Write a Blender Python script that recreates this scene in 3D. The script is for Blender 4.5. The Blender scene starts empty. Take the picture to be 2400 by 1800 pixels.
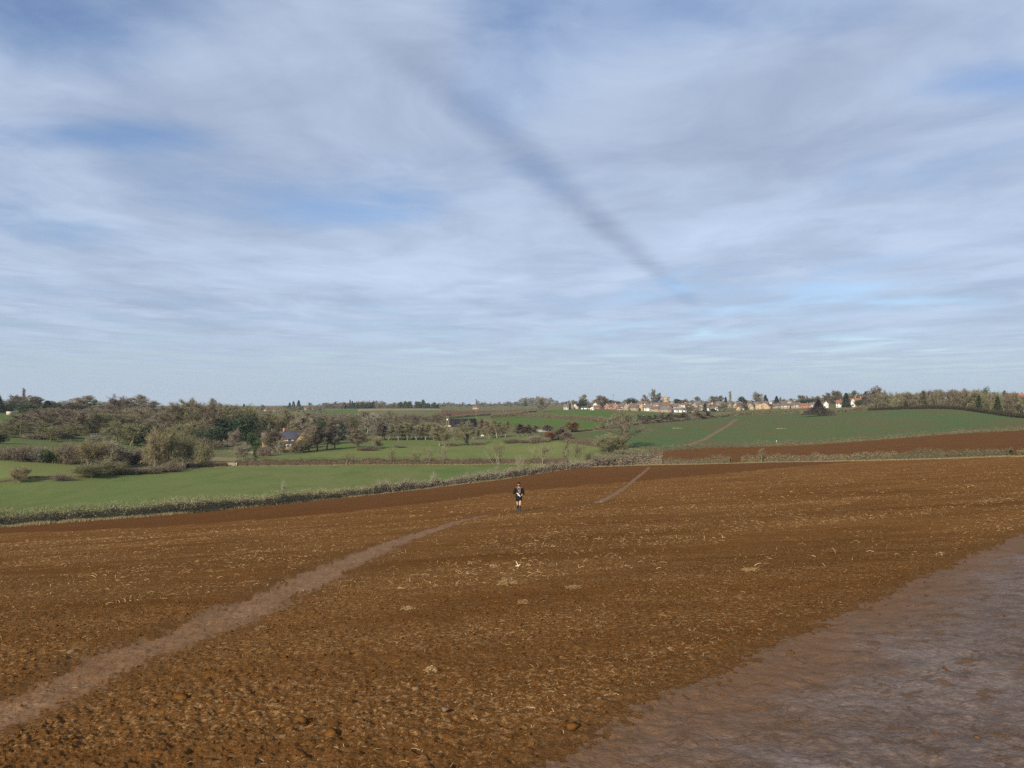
import bpy, bmesh, math, random
import numpy as np
from mathutils import Vector, Matrix, noise as mnoise

R = math.radians
sc = bpy.context.scene
COL = sc.collection

# ------------------------------------------------------------------ camera
F, HY, CZ = 1803.0, 950.0, 30.0            # focal length in photo pixels, horizon row, eye height above the valley datum
cam_d = bpy.data.cameras.new('camera')
cam = bpy.data.objects.new('camera', cam_d)
COL.objects.link(cam)
cam.location = (0, 0, CZ)
cam.rotation_euler = (R(90), 0, 0)
cam_d.sensor_width = 36.0
cam_d.lens = 36.0 * F / 2400.0
cam_d.shift_y = 50.0 / 2400.0
cam_d.clip_start = 0.1
cam_d.clip_end = 20000
sc.camera = cam

# ------------------------------------------------------------------ sun, exposure
SUN_AZ = R(-152)      # direction to the sun, clockwise from +Y: left and a little behind the camera
SUN_EL = R(27)
sun_d = bpy.data.lights.new('sun', 'SUN')
sun_d.energy = 4.9
sun_d.angle = R(1.5)
sun_d.color = (1.0, 0.90, 0.74)
sun = bpy.data.objects.new('sun', sun_d)
COL.objects.link(sun)
to_sun = Vector((math.sin(SUN_AZ) * math.cos(SUN_EL), math.cos(SUN_AZ) * math.cos(SUN_EL), math.sin(SUN_EL)))
sun.rotation_euler = to_sun.to_track_quat('Z', 'Y').to_euler()
sun.location = (-40, -40, 80)
sc.view_settings.view_transform = 'Standard'
sc.view_settings.look = 'None'
sc.view_settings.gamma = 1.0
sc.view_settings.exposure = 0.32
HAZE = 0.00006         # density of the valley haze, per metre
sc.view_settings.use_curve_mapping = False
sc.render.engine = 'CYCLES'
sc.cycles.use_denoising = False
sc.cycles.denoiser = 'OPENIMAGEDENOISE'
sc.cycles.denoising_input_passes = 'RGB_ALBEDO_NORMAL'
sc.cycles.max_bounces = 6
sc.cycles.volume_bounces = 0
sc.cycles.transparent_max_bounces = 8
sc.cycles.sample_clamp_indirect = 4.0


class NT:
    """small helper to wire shader nodes"""
    def __init__(self, tree):
        self.t = tree
        tree.nodes.clear()

    def n(self, typ, inp=None, **kw):
        nd = self.t.nodes.new(typ)
        for k, v in kw.items():
            setattr(nd, k, v)
        for k, v in (inp or {}).items():
            self.set(nd, k, v)
        return nd

    def set(self, nd, k, v):
        s = nd.inputs[k]
        if hasattr(v, 'is_linked') or isinstance(v, bpy.types.NodeSocket):
            self.t.links.new(v, s)
        elif isinstance(v, bpy.types.Node):
            self.t.links.new(v.outputs[0], s)
        else:
            s.default_value = v

    def math(self, op, a, b=0.0, c=None, clamp=False):
        nd = self.n('ShaderNodeMath', operation=op, use_clamp=clamp)
        self.set(nd, 0, a)
        self.set(nd, 1, b)
        if c is not None:
            self.set(nd, 2, c)
        return nd.outputs[0]

    def vmath(self, op, a, b=(0, 0, 0)):
        nd = self.n('ShaderNodeVectorMath', operation=op)
        self.set(nd, 0, a)
        self.set(nd, 1, b)
        return nd.outputs['Value'] if op in ('LENGTH', 'DOT_PRODUCT', 'DISTANCE') else nd.outputs[0]

    def mix(self, f, a, b, typ='MIX'):
        nd = self.n('ShaderNodeMix', data_type='RGBA', blend_type=typ)
        self.set(nd, 0, f)
        self.set(nd, 6, a)
        self.set(nd, 7, b)
        return nd.outputs[2]

    def noise(self, vec, scale, detail=4.0, rough=0.5, dist=0.0, dim='3D'):
        nd = self.n('ShaderNodeTexNoise', noise_dimensions=dim)
        if vec is not None:
            self.set(nd, 'Vector', vec)
        self.set(nd, 'Scale', scale)
        self.set(nd, 'Detail', detail)
        self.set(nd, 'Roughness', rough)
        self.set(nd, 'Distortion', dist)
        return nd.outputs[0]

    def ss(self, v, lo, hi):
        nd = self.n('ShaderNodeMapRange', interpolation_type='SMOOTHSTEP')
        self.set(nd, 0, v)
        self.set(nd, 1, lo)
        self.set(nd, 2, hi)
        return nd.outputs[0]

    def mapping(self, vec, scale=(1, 1, 1), rot=(0, 0, 0), loc=(0, 0, 0)):
        nd = self.n('ShaderNodeMapping')
        self.set(nd, 'Vector', vec)
        self.set(nd, 'Scale', scale)
        self.set(nd, 'Rotation', rot)
        self.set(nd, 'Location', loc)
        return nd.outputs[0]


def rgba(c):
    return (c[0], c[1], c[2], 1.0)


def srgb(r, g, b):
    f = lambda c: (c / 255 / 12.92) if c / 255 <= 0.04045 else ((c / 255 + 0.055) / 1.055) ** 2.4
    return (f(r), f(g), f(b))


# ------------------------------------------------------------------ world: Nishita sky under a thin broken cloud sheet
world = bpy.data.worlds.new('World')
sc.world = world
world.use_nodes = True
W = NT(world.node_tree)
tc = W.n('ShaderNodeTexCoord')
sky = W.n('ShaderNodeTexSky', sky_type='NISHITA', sun_disc=False)
sky.sun_elevation = SUN_EL
sky.sun_rotation = SUN_AZ
sky.altitude = 120
sky.air_density = 1.0
sky.dust_density = 1.2
sky.ozone_density = 1.6
sep = W.n('ShaderNodeSeparateXYZ', {0: tc.outputs['Generated']})
dz = W.math('MAXIMUM', sep.outputs[2], 0.03)
PX = W.math('DIVIDE', sep.outputs[0], dz)
PY = W.math('DIVIDE', sep.outputs[1], dz)
P = W.n('ShaderNodeCombineXYZ', {0: PX, 1: PY, 2: 0.0}).outputs[0]      # point on a flat cloud sheet overhead


def blob(cx, cy, rx, ry, rot=0.0):
    m = W.mapping(W.vmath('SUBTRACT', P, (cx, cy, 0)), (1.0, 1.0, 1.0), (0, 0, rot))
    m = W.vmath('DIVIDE', m, (rx, ry, 1.0))
    d2 = W.vmath('DOT_PRODUCT', m, m)
    return W.math('POWER', 2.71828, W.math('MULTIPLY', d2, -1.0))


# warped coordinates
warp = W.n('ShaderNodeTexNoise', {'Vector': P, 'Scale': 0.7, 'Detail': 3.0})
Pw = W.vmath('ADD', P, W.vmath('MULTIPLY', W.vmath('SUBTRACT', warp.outputs['Color'], (0.5, 0.5, 0.5)), (0.9, 0.9, 0)))
n_big = W.noise(W.mapping(Pw, (1.0, 0.62, 1.0), (0, 0, R(24))), 0.75, 5.0, 0.5, 0.15)
n_mid = W.noise(W.mapping(Pw, (1.15, 0.6, 1.0), (0, 0, R(-28)), (3.1, 1.7, 0)), 0.85, 5.0, 0.52, 0.2)
n_fine = W.noise(W.mapping(Pw, (1.0, 1.0, 1.0), (0, 0, R(10)), (7.3, 0.4, 0)), 1.6, 8.0, 0.62, 0.4)
# cover
cover = W.math('ADD', W.math('MULTIPLY', W.math('SUBTRACT', n_big, 0.5), 1.6), 0.80)
cover = W.math('ADD', cover, W.math('MULTIPLY', W.math('SUBTRACT', n_mid, 0.5), 0.9))
cover = W.math('ADD', cover, W.math('MULTIPLY', W.math('SUBTRACT', n_fine, 0.5), 0.55))
for (cx, cy, rx, ry, k) in (
        (-1.10, 1.95, 0.75, 0.42, -0.75), (-1.55, 2.85, 0.5, 0.19, -0.55), (-0.9, 4.1, 0.6, 0.3, -0.25),
        (-0.05, 2.5, 0.22, 0.5, -0.25), (0.35, 1.9, 0.5, 0.30, -0.4), (1.5, 2.38, 0.40, 0.14, -0.4), (-0.35, 2.05, 0.25, 0.25, 0.5),
        (2.7, 6.5, 0.55, 0.40, -0.28), (3.7, 7.4, 0.9, 0.35, -0.30), (2.0, 7.9, 0.5, 0.35, -0.2), (-0.75, 2.4, 0.42, 0.55, 0.45), (1.15, 4.5, 1.0, 0.75, 0.55),
        (-0.1, 4.8, 0.5, 0.9, 0.35), (-0.9, 5.6, 0.9, 1.0, 0.3), (-2.0, 6.6, 1.8, 1.2, 0.35), (0.9, 2.9, 0.9, 0.6, 0.25)):
    cover = W.math('ADD', cover, W.math('MULTIPLY', blob(cx, cy, rx, ry), k))
# the dark lane cut through the sheet (a contrail's shadow): a straight line on the sheet
ldist = W.math('ABSOLUTE', W.math('ADD', W.math('MULTIPLY', W.math('ADD', PX, 0.215), 0.933),
                                  W.math('MULTIPLY', W.math('SUBTRACT', PY, 2.404), -0.36)))
ldist = W.math('ADD', ldist, W.math('MULTIPLY', W.math('SUBTRACT', n_fine, 0.5), 0.10))
lane = W.math('SUBTRACT', 1.0, W.ss(ldist, 0.0, 0.16))
lane = W.math('MULTIPLY', lane, W.math('MULTIPLY', W.ss(PY, 1.6, 2.6), W.math('SUBTRACT', 1.0, W.ss(PY, 6.2, 9.0))))
cover = W.math('SUBTRACT', cover, W.math('MULTIPLY', lane, 0.10))
cov = W.ss(cover, 0.06, 0.94)
hz = W.math('SUBTRACT', 1.0, W.ss(sep.outputs[2], 0.012, 0.12))              # everything thickens to one veil low down
cov = W.math('MAXIMUM', cov, W.math('MULTIPLY', hz, 0.97))
cov = W.math('MULTIPLY', cov, 0.92)
# cloud brightness
shade = W.math('ADD', W.math('MULTIPLY', n_mid, 0.62), W.math('MULTIPLY', n_fine, 0.38))
shade = W.ss(shade, 0.30, 0.70)
shade = W.math('ADD', shade, W.math('MULTIPLY', blob(1.25, 4.7, 1.0, 0.5), 0.45))
shade = W.math('ADD', shade, W.math('MULTIPLY', blob(-0.5, 6.4, 1.6, 1.5), 0.35))
shade = W.math('SUBTRACT', shade, W.math('MULTIPLY', lane, 0.62))
shade = W.math('MAXIMUM', W.math('MINIMUM', shade, 1.35), -0.6)
C_DARK, C_LIGHT, C_HOR = (2.90, 3.50, 4.70), (4.35, 5.22, 6.70), (3.65, 4.52, 5.55)
cl = W.n('ShaderNodeMix', data_type='RGBA', clamp_factor=False)
W.set(cl, 0, shade); W.set(cl, 6, rgba(C_DARK)); W.set(cl, 7, rgba(C_LIGHT))
hcol = W.mix(W.math('MULTIPLY', hz, 0.97), cl.outputs[2], rgba(C_HOR))
blue = W.mix(1.0, sky.outputs[0], (0.93, 1.0, 1.15, 1.0), 'MULTIPLY')
skyc = W.mix(cov, blue, hcol)
bg = W.n('ShaderNodeBackground', {'Color': skyc, 'Strength': 0.1})
W.n('ShaderNodeOutputWorld', {'Surface': bg.outputs[0]})

# ------------------------------------------------------------------ numeric helpers
rng = np.random.default_rng(7)
random.seed(7)


def _hash(ix, iy, seed):
    h = (ix.astype(np.int64) * 374761393 + iy.astype(np.int64) * 668265263 + seed * 974711) & 0xffffffff
    h = ((h ^ (h >> 13)) * 1274126177) & 0xffffffff
    h = ((h ^ (h >> 16)) * 2246822519) & 0xffffffff
    return ((h ^ (h >> 15)) & 0xffffff) / float(0xffffff)


def vnoise(x, y, seed=0):
    x = np.asarray(x, float); y = np.asarray(y, float)
    a_ = 0.7 + seed * 1.37
    x, y = x * math.cos(a_) - y * math.sin(a_), x * math.sin(a_) + y * math.cos(a_)
    ix = np.floor(x); iy = np.floor(y)
    fx = x - ix; fy = y - iy
    fx = fx * fx * fx * (fx * (fx * 6 - 15) + 10)
    fy = fy * fy * fy * (fy * (fy * 6 - 15) + 10)
    a = _hash(ix, iy, seed); b = _hash(ix + 1, iy, seed)
    c = _hash(ix, iy + 1, seed); d = _hash(ix + 1, iy + 1, seed)
    return (a + (b - a) * fx + (c - a) * fy + (a - b - c + d) * fx * fy) * 2 - 1


def fbm(x, y, scale, octs=4, seed=0, gain=0.5):
    s = 0.0; amp = 1.0; tot = 0.0
    for o in range(octs):
        s = s + amp * vnoise(x * scale + 17.3 * o, y * scale - 9.1 * o, seed + o)
        tot += amp
        amp *= gain; scale *= 2.03
    return s / tot


def sstep(a, b, x):
    t = np.clip((x - a) / (b - a), 0, 1)
    return t * t * (3 - 2 * t)


# ------------------------------------------------------------------ terrain
def U(px):
    return (np.asarray(px, float) - 1200.0) / F


def curve(pts):
    p = np.array(pts, float)
    return lambda px, k=1: np.interp(px, p[:, 0], p[:, k])


# field edges as seen from the hill: photo column, photo row, distance ahead in metres
H1 = [(-500, 1268, 76), (-300, 1257, 82), (0, 1237, 95), (200, 1222, 105), (400, 1207, 118), (600, 1188, 139), (800, 1168, 165), (1000, 1146, 191),
      (1180, 1124, 215), (1357, 1097, 250), (1500, 1091, 262), (1541, 1090, 262), (1800, 1084, 240), (2000, 1081, 215),
      (2200, 1076, 190), (2400, 1070, 165), (2700, 1062, 140), (2900, 1058, 128)]
S_ = [(-500, 1150, 195), (-300, 1144, 205), (0, 1132, 223), (200, 1118, 240), (380, 1106, 260), (470, 1097, 274), (560, 1093, 284), (800, 1090, 290),
      (1180, 1088, 296), (1290, 1088, 292), (1320, 1090, 275)]
L2 = [(540, 1074, 340), (700, 1066, 352), (760, 1060, 362), (900, 1048, 398), (1020, 1046, 404), (1180, 1040, 410),
      (1250, 1037, 408), (1330, 1040, 390), (1405, 1050, 355)]
L3 = [(740, 1036, 455), (890, 1033, 470), (1107, 1030, 470), (1180, 1026, 465), (1250, 1023, 445), (1330, 1018, 455)]
H2 = [(1257, 1022, 440), (1330, 1033, 400), (1405, 1046, 362), (1460, 1058, 335), (1520, 1060, 330), (1650, 1050, 338), (1802, 1046, 340), (1940, 1039, 334), (2036, 1033, 328),
      (2194, 1020, 311), (2400, 1008, 290), (2700, 992, 262), (2900, 985, 250)]
T_ = [(1250, 1019, 445), (1329, 1016, 480), (1422, 1006, 530), (1520, 993, 590), (1607, 986, 640), (1715, 976, 680), (1780, 971.5, 685), (1940, 967.5, 660),
      (2036, 962.6, 620), (2160, 958.5, 560), (2240, 960, 520), (2307, 969, 480), (2400, 981, 430), (2700, 1000, 350), (2900, 1004, 330)]
G2L = [(1150, 1003, 640), (1183, 1005, 620), (1260, 1008, 580), (1329, 1010, 570), (1428, 1001, 580)]
G2U = [(1150, 980, 800), (1205, 976, 810), (1292, 980, 790), (1385, 986, 740), (1428, 991, 690)]
G3T = [(1255, 966, 960), (1313, 961, 960), (1357, 961, 955), (1422, 962, 950), (1487, 966, 940), (1560, 969, 930)]
ycur = lambda tab: (lambda px: np.interp(px, [t[0] for t in tab], [t[2] for t in tab]))
yH1, yS, yL2, yL3, yH2, yT, yG2L, yG2U, yG3T = [ycur(t) for t in (H1, S_, L2, L3, H2, T_, G2L, G2U, G3T)]

AX, BX = 0.106, 0.05
_h1u = np.array([U(t[0]) for t in H1]); _h1z = np.array([CZ + t[2] * (HY - t[1]) / F for t in H1]); _h1y = np.array([t[2] for t in H1], float)


def near_z(u, Y):
    pl = CZ - 1.65 - Y * (AX - BX * u)
    yh = np.interp(u, _h1u, _h1y); zh = np.interp(u, _h1u, _h1z)
    plh = CZ - 1.65 - yh * (AX - BX * u)
    return pl + (zh - plh) * np.clip(Y / yh, 0, 1.3) ** 2


ctrl = []
for tab in (H1, S_, L2, L3, H2, T_, G2L, G2U, G3T):
    ctrl += [(U(a), c, (HY - b) / F) for a, b, c in tab]
for px in range(-500, 2901, 340):
    for Y in (28, 45, 65, 90, 130, 180):
        if Y < 0.85 * yH1(px):
            ctrl.append((U(px), Y, (near_z(U(px), Y) - CZ) / Y))
FARP = [(-400, [(240, 1092), (330, 1040), (450, 1000), (600, 970), (750, 962), (1150, 958), (1600, 953), (2300, 950), (4500, 949)]),
        (0, [(240, 1090), (330, 1040), (450, 1000), (600, 972), (750, 965), (1150, 962), (1600, 957), (2300, 953), (4500, 950)]),
        (180, [(258, 1088), (350, 1045), (480, 1003), (620, 978), (760, 968), (1150, 964), (2000, 956), (4500, 951)]),
        (300, [(275, 1085), (370, 1045), (520, 1005), (650, 988), (800, 976), (1150, 968), (2000, 957), (4500, 951)]),
        (450, [(330, 1072), (400, 1052), (550, 1015), (700, 995), (900, 980), (1300, 964), (2000, 957), (4500, 951)]),
        (600, [(300, 1085), (390, 1056), (440, 1042), (600, 1012), (800, 992), (1100, 978), (1500, 965), (2200, 957), (4500, 951)]),
        (700, [(400, 1052), (600, 1010), (800, 990), (1150, 973), (1500, 962), (2300, 953), (4500, 950)]),
        (800, [(650, 1006), (900, 985), (1200, 970), (1450, 961), (1700, 957), (2500, 952), (4500, 950)]),
        (1000, [(620, 1003), (800, 986), (1050, 972), (1300, 962), (1600, 957), (2300, 952), (4500, 949)]),
        (1116, [(620, 1001), (850, 980), (1000, 973), (1400, 961), (1800, 956), (2600, 951), (4500, 948)]),
        (1250, [(1050, 969), (1350, 958), (1700, 955), (2600, 946), (4500, 946)]),
        (1400, [(1100, 955), (1300, 950), (1600, 946), (2600, 943), (4500, 944)]),
        (1560, [(1050, 959), (1250, 950), (1500, 946), (2500, 942), (4500, 944)]),
        (1780, [(800, 966), (950, 959), (1100, 952), (1300, 947), (2000, 943), (4500, 944)]),
        (2000, [(700, 960), (900, 953), (1100, 947), (1500, 943), (4500, 943)]),
        (2160, [(640, 956), (760, 950), (1000, 945), (1500, 942), (4500, 942)]),
        (2400, [(500, 973), (640, 957), (800, 945), (1000, 938), (1500, 936), (4500, 938)]),
        (2800, [(400, 990), (520, 975), (700, 955), (1000, 938), (4500, 936)])]
for px, lst in FARP:
    ctrl += [(U(px), Y, (HY - py) / F) for Y, py in lst]
ctrl = np.array(ctrl)
KU = 1.8
CP = np.c_[ctrl[:, 0] * KU, np.log(ctrl[:, 1])]


def _tps(r2):
    return 0.5 * r2 * np.log(r2 + 1e-12)


n_c = len(CP)
A = np.zeros((n_c + 3, n_c + 3))
d2 = ((CP[:, None] - CP[None]) ** 2).sum(-1)
A[:n_c, :n_c] = _tps(d2) + np.eye(n_c) * 2e-4
A[:n_c, n_c] = 1; A[:n_c, n_c + 1:] = CP
A[n_c, :n_c] = 1; A[n_c + 1:, :n_c] = CP.T
WT = np.linalg.solve(A, np.r_[ctrl[:, 2], np.zeros(3)])


def far_z(u, Y):
    u = np.clip(u, -0.95, 0.95); ly = np.log(np.clip(Y, 28, 4500))
    a = np.c_[u.ravel() * KU, ly.ravel()]
    out = np.empty(len(a))
    for i in range(0, len(a), 20000):
        b = a[i:i + 20000]
        d = ((b[:, None, 0] - CP[None, :, 0]) ** 2 + (b[:, None, 1] - CP[None, :, 1]) ** 2)
        out[i:i + 20000] = _tps(d) @ WT[:n_c] + WT[n_c] + b @ WT[n_c + 1:]
    return CZ + out.reshape(u.shape) * Y


def terrain_uY(u, Y):
    u, Y = np.broadcast_arrays(np.atleast_1d(np.asarray(u, float)), np.atleast_1d(np.asarray(Y, float)))
    w = sstep(32, 75, Y)
    z = near_z(u, Y)
    m = w > 0
    zz = z.copy()
    if m.any():
        zz[m] = z[m] * (1 - w[m]) + far_z(u[m], Y[m]) * w[m]
    return zz


def gz(x, y):
    y = np.maximum(np.asarray(y, float), 0.5)
    z = terrain_uY(np.asarray(x, float) / y, y)
    return z if np.ndim(x) else float(z[0])


_HY = np.exp(np.linspace(math.log(2.5), math.log(4000), 900))


def hit(px, py):
    """where the sight line through a photo pixel meets the land"""
    u = float(U(px)); v = (HY - py) / F
    d = terrain_uY(np.full_like(_HY, u), _HY) - (CZ + _HY * v)
    k = int(np.argmax(d > 0))
    if k == 0:
        return u * _HY[-1], _HY[-1]
    t = d[k - 1] / (d[k - 1] - d[k])
    Y = _HY[k - 1] + t * (_HY[k] - _HY[k - 1])
    return u * Y, Y


def seg_dist(x, y, poly, closed=False):
    """distance to a polyline and the signed side"""
    best = np.full(x.shape, 1e9); side = np.zeros(x.shape)
    for (x0, y0), (x1, y1) in zip(poly[:-1], poly[1:]):
        dx, dy = x1 - x0, y1 - y0
        L2_ = dx * dx + dy * dy
        t = np.clip(((x - x0) * dx + (y - y0) * dy) / L2_, 0, 1)
        qx, qy = x - (x0 + t * dx), y - (y0 + t * dy)
        d = np.hypot(qx, qy)
        m = d < best
        best = np.where(m, d, best)
        side = np.where(m, np.sign(dx * (y - y0) - dy * (x - x0)), side)
    return best, side


PATH = [hit(px, py) for px, py in ((-420, 1850), (-150, 1738), (0, 1674), (160, 1600), (307, 1534), (461, 1478), (614, 1410), (768, 1337), (921, 1272),
                                   (1075, 1221), (1150, 1205), (1280, 1194), (1400, 1178), (1440, 1158), (1480, 1130), (1508, 1107), (1523, 1094))]
TRACK = [hit(px, py) for px, py in ((1080, 1900), (1304, 1782), (1389, 1733), (1578, 1637), (1786, 1533), (1956, 1451), (2145, 1361), (2400, 1252))]
_tx, _ty = TRACK[-1]; _sx, _sy = TRACK[-2]
TRACK.append((_tx + (_tx - _sx) * 3, _ty + (_ty - _sy) * 3))
TRACK.insert(0, (TRACK[0][0] - (TRACK[1][0] - TRACK[0][0]) * 4, TRACK[0][1] - (TRACK[1][1] - TRACK[0][1]) * 4))
PATH2 = [hit(px, py) for px, py in ((1590, 1049), (1613, 1042), (1650, 1030), (1683, 1010), (1706, 997), (1724, 983))]
_hd = [hit(px, py) for px, py in ((-400, 1268), (0, 1252), (200, 1244), (380, 1236), (600, 1220), (800, 1203), (1000, 1180), (1180, 1157), (1350, 1141), (1500, 1128),
                                  (1650, 1115), (1800, 1101), (1940, 1088))]
HEADX = np.array([p[0] / p[1] for p in _hd] + [0.5, 0.6, 1.2]); HEADY = np.array([p[1] for p in _hd] + [225, 210, 150])


def track_d(x, y):
    d, s = seg_dist(x, y, TRACK)
    return np.where(s < 0, d, -d)          # positive inside the track (right of its edge)


def path_w(y):
    return np.interp(y, [3, 5, 7, 10, 14, 25, 50, 120, 260], [0.30, 0.35, 0.43, 0.55, 0.64, 0.56, 0.44, 0.42, 0.50])


def soil_disp(x, y, cell=0.0):
    """lumps of worked soil, smoothed on the trodden path and the track"""
    d, _ = seg_dist(x, y, PATH)
    pm = 1 - sstep(0.65, 1.5, d / path_w(y) + 0.35 * vnoise(x * 2.1, y * 2.1, 5))
    td = track_d(x, y) + 0.05 * vnoise(x * 1.1, y * 1.1, 6)
    tm = sstep(-0.45, 0.45, td)
    calm = np.maximum(pm, tm)
    h = 0.0
    for lam, amp, sd in ((1.6, 0.015, 11), (0.55, 0.018, 12), (0.22, 0.010, 13), (0.10, 0.012, 14), (0.055, 0.013, 15), (0.03, 0.008, 16)):
        n = vnoise(x / lam, y / lam, sd)
        if lam < 0.6:
            n = 1 - 1.7 * np.abs(n) ** 1.2 if sd != 12 else n      # rounded clods with creases between
        wgt = np.clip(lam / np.maximum(cell * 1.3, 1e-6), 0, 1) if np.ndim(cell) or cell else 1.0
        h = h + amp * n * wgt * (1 - 0.86 * calm if lam < 1 else 1 - 0.5 * calm)
    # footprints and scuffs on the smoothed ground
    h = h + calm * (0.012 * vnoise(x * 4.2, y * 4.2, 21) + 0.008 * vnoise(x * 12, y * 12, 22) - 0.030 * np.clip(vnoise(x * 3.4, y * 3.4, 23) - 0.25, 0, 1) + 0.016 * np.clip(vnoise(x * 15, y * 15, 24) - 0.3, 0, 1))
    h = h - 0.020 * pm - 0.012 * tm
    return h, pm, tm, td


# ------------------------------------------------------------------ mesh helpers
def mesh_np(name, V, Fc, smooth=False):
    me = bpy.data.meshes.new(name)
    V = np.ascontiguousarray(V, dtype=np.float32); Fc = np.ascontiguousarray(Fc, dtype=np.int32)
    nf, k = Fc.shape
    me.vertices.add(len(V)); me.vertices.foreach_set('co', V.ravel())
    me.loops.add(nf * k); me.loops.foreach_set('vertex_index', Fc.ravel())
    me.polygons.add(nf)
    me.polygons.foreach_set('loop_start', np.arange(0, nf * k, k, dtype=np.int32))
    me.polygons.foreach_set('loop_total', np.full(nf, k, dtype=np.int32))
    if smooth:
        me.polygons.foreach_set('use_smooth', np.ones(nf, dtype=bool))
    me.update(calc_edges=True)
    return me


def link(name, me, mat=None, parent=None, loc=None):
    o = bpy.data.objects.new(name, me)
    COL.objects.link(o)
    if mat is not None and me is not None and len(me.materials) == 0:
        me.materials.append(mat)
    if parent is not None:
        o.parent = parent
    if loc is not None:
        o.location = loc
    return o


def tag(o, label=None, cat=None, group=None, kind=None):
    if label:
        o['label'] = label
    if cat:
        o['category'] = cat
    if group:
        o['group'] = group
    if kind:
        o['kind'] = kind
    return o


def empty(name, loc=(0, 0, 0), rz=0.0):
    o = bpy.data.objects.new(name, None)
    COL.objects.link(o)
    o.location = loc
    o.rotation_euler = (0, 0, rz)
    o.empty_display_size = 0.3
    return o


# ------------------------------------------------------------------ materials
MATS = {}


def new_mat(name):
    m = bpy.data.materials.new(name)
    m.use_nodes = True
    MATS[name] = m
    return m, NT(m.node_tree)


def finish(N, color, rough=0.9, normal=None, spec=0.3, **kw):
    b = N.n('ShaderNodeBsdfPrincipled', {'Base Color': color, 'Roughness': rough, 'Specular IOR Level': spec})
    if normal is not None:
        N.set(b, 'Normal', normal)
    for k, v in kw.items():
        N.set(b, k, v)
    N.n('ShaderNodeOutputMaterial', {'Surface': b.outputs[0]})
    return b


def simple(name, c1, c2=None, scale=2.0, rough=0.85, spec=0.25, detail=4.0, bump=0.0):
    m, N = new_mat(name)
    if c2 is None:
        c2 = tuple(x * 0.8 for x in c1)
    t = N.n('ShaderNodeTexCoord').outputs['Object']
    f = N.ss(N.noise(t, scale, detail, 0.6), 0.35, 0.65)
    col = N.mix(f, rgba(c1), rgba(c2))
    nrm = None
    if bump:
        nrm = N.n('ShaderNodeBump', {'Height': N.noise(t, scale * 4, 4), 'Strength': bump, 'Distance': 0.1}).outputs[0]
    finish(N, col, rough, nrm, spec)
    return m


def foliage(name, cols, rough=0.85, scale=0.35, island=True):
    """bark, twigs and leaves: hue varies by clump, by leaf and by tree"""
    m, N = new_mat(name)
    g = N.n('ShaderNodeNewGeometry')
    oi = N.n('ShaderNodeObjectInfo')
    t = N.n('ShaderNodeTexCoord').outputs['Object']
    v = N.math('MULTIPLY', N.noise(t, scale, 3.0, 0.6), 0.75)
    if island:
        v = N.math('ADD', v, N.math('MULTIPLY', N.math('SUBTRACT', g.outputs['Random Per Island'], 0.5), 0.36))
    v = N.math('ADD', v, N.math('MULTIPLY', N.math('SUBTRACT', oi.outputs['Random'], 0.5), 0.35))
    cr = N.n('ShaderNodeValToRGB', {0: v})
    e = cr.color_ramp.elements
    pos = np.linspace(0.12, 0.72, len(cols))
    e[0].position = pos[0]; e[0].color = rgba(cols[0])
    e[1].position = pos[-1]; e[1].color = rgba(cols[-1])
    for p_, c in zip(pos[1:-1], cols[1:-1]):
        ne = e.new(float(p_)); ne.color = rgba(c)
    finish(N, cr.outputs[0], rough, None, 0.15)
    return m


def mat_soil(name, c_lo, c_hi, c_straw, straw_amt, rows=False):
    m, N = new_mat(name)
    t = N.n('ShaderNodeTexCoord').outputs['Object']
    a = N.noise(t, 0.12, 4.0, 0.55)
    b = N.noise(t, 2.3, 5.0, 0.6)
    c = N.noise(t, 34.0, 4.0, 0.7)
    f = N.math('ADD', N.math('MULTIPLY', a, 0.45), N.math('ADD', N.math('MULTIPLY', b, 0.3), N.math('MULTIPLY', c, 0.35)))
    col = N.mix(N.ss(f, 0.36, 0.74), rgba(c_lo), rgba(c_hi))
    # bits of straw too small to model, lying in drifts along the drill rows
    rowv = N.mapping(t, (0.16, 1.5, 1.0), (0, 0, R(-42)))
    drift = N.noise(rowv, 0.55, 4.0, 0.6)
    bits = N.noise(N.mapping(t, (1.0, 1.0, 1.0)), 19.0, 5.0, 0.78)
    sm = N.math('MULTIPLY', N.ss(bits, 0.48, 0.66), N.math('ADD', 0.30, N.math('MULTIPLY', N.ss(drift, 0.36, 0.62), 0.70)))
    col = N.mix(N.math('MULTIPLY', sm, straw_amt), col, rgba(c_straw))
    if rows:
        w = N.n('ShaderNodeTexWave', {'Vector': N.mapping(t, (1, 1, 1), (0, 0, R(-42))), 'Scale': 0.055, 'Distortion': 1.2, 'Detail': 2.0, 'Detail Scale': 0.6}, bands_direction='Y')
        col = N.mix(N.math('MULTIPLY', N.ss(w.outputs[0], 0.62, 0.98), 0.08), col, rgba(tuple(x * 0.62 for x in c_lo)))
    if rows:
        at = N.n('ShaderNodeAttribute', attribute_name='mud')
        col = N.mix(N.math('MULTIPLY', at.outputs['Fac'], 0.7), col, rgba((0.140, 0.072, 0.030)))
    bmp = N.n('ShaderNodeBump', {'Height': N.math('ADD', N.math('MULTIPLY', N.noise(t, 42.0, 5.0, 0.7), 0.8), N.math('MULTIPLY', N.noise(t, 11.0, 4.0, 0.6), 1.0)), 'Strength': 1.0, 'Distance': 0.05}).outputs[0]
    finish(N, col, 1.0, bmp, 0.0)
    return m


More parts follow.
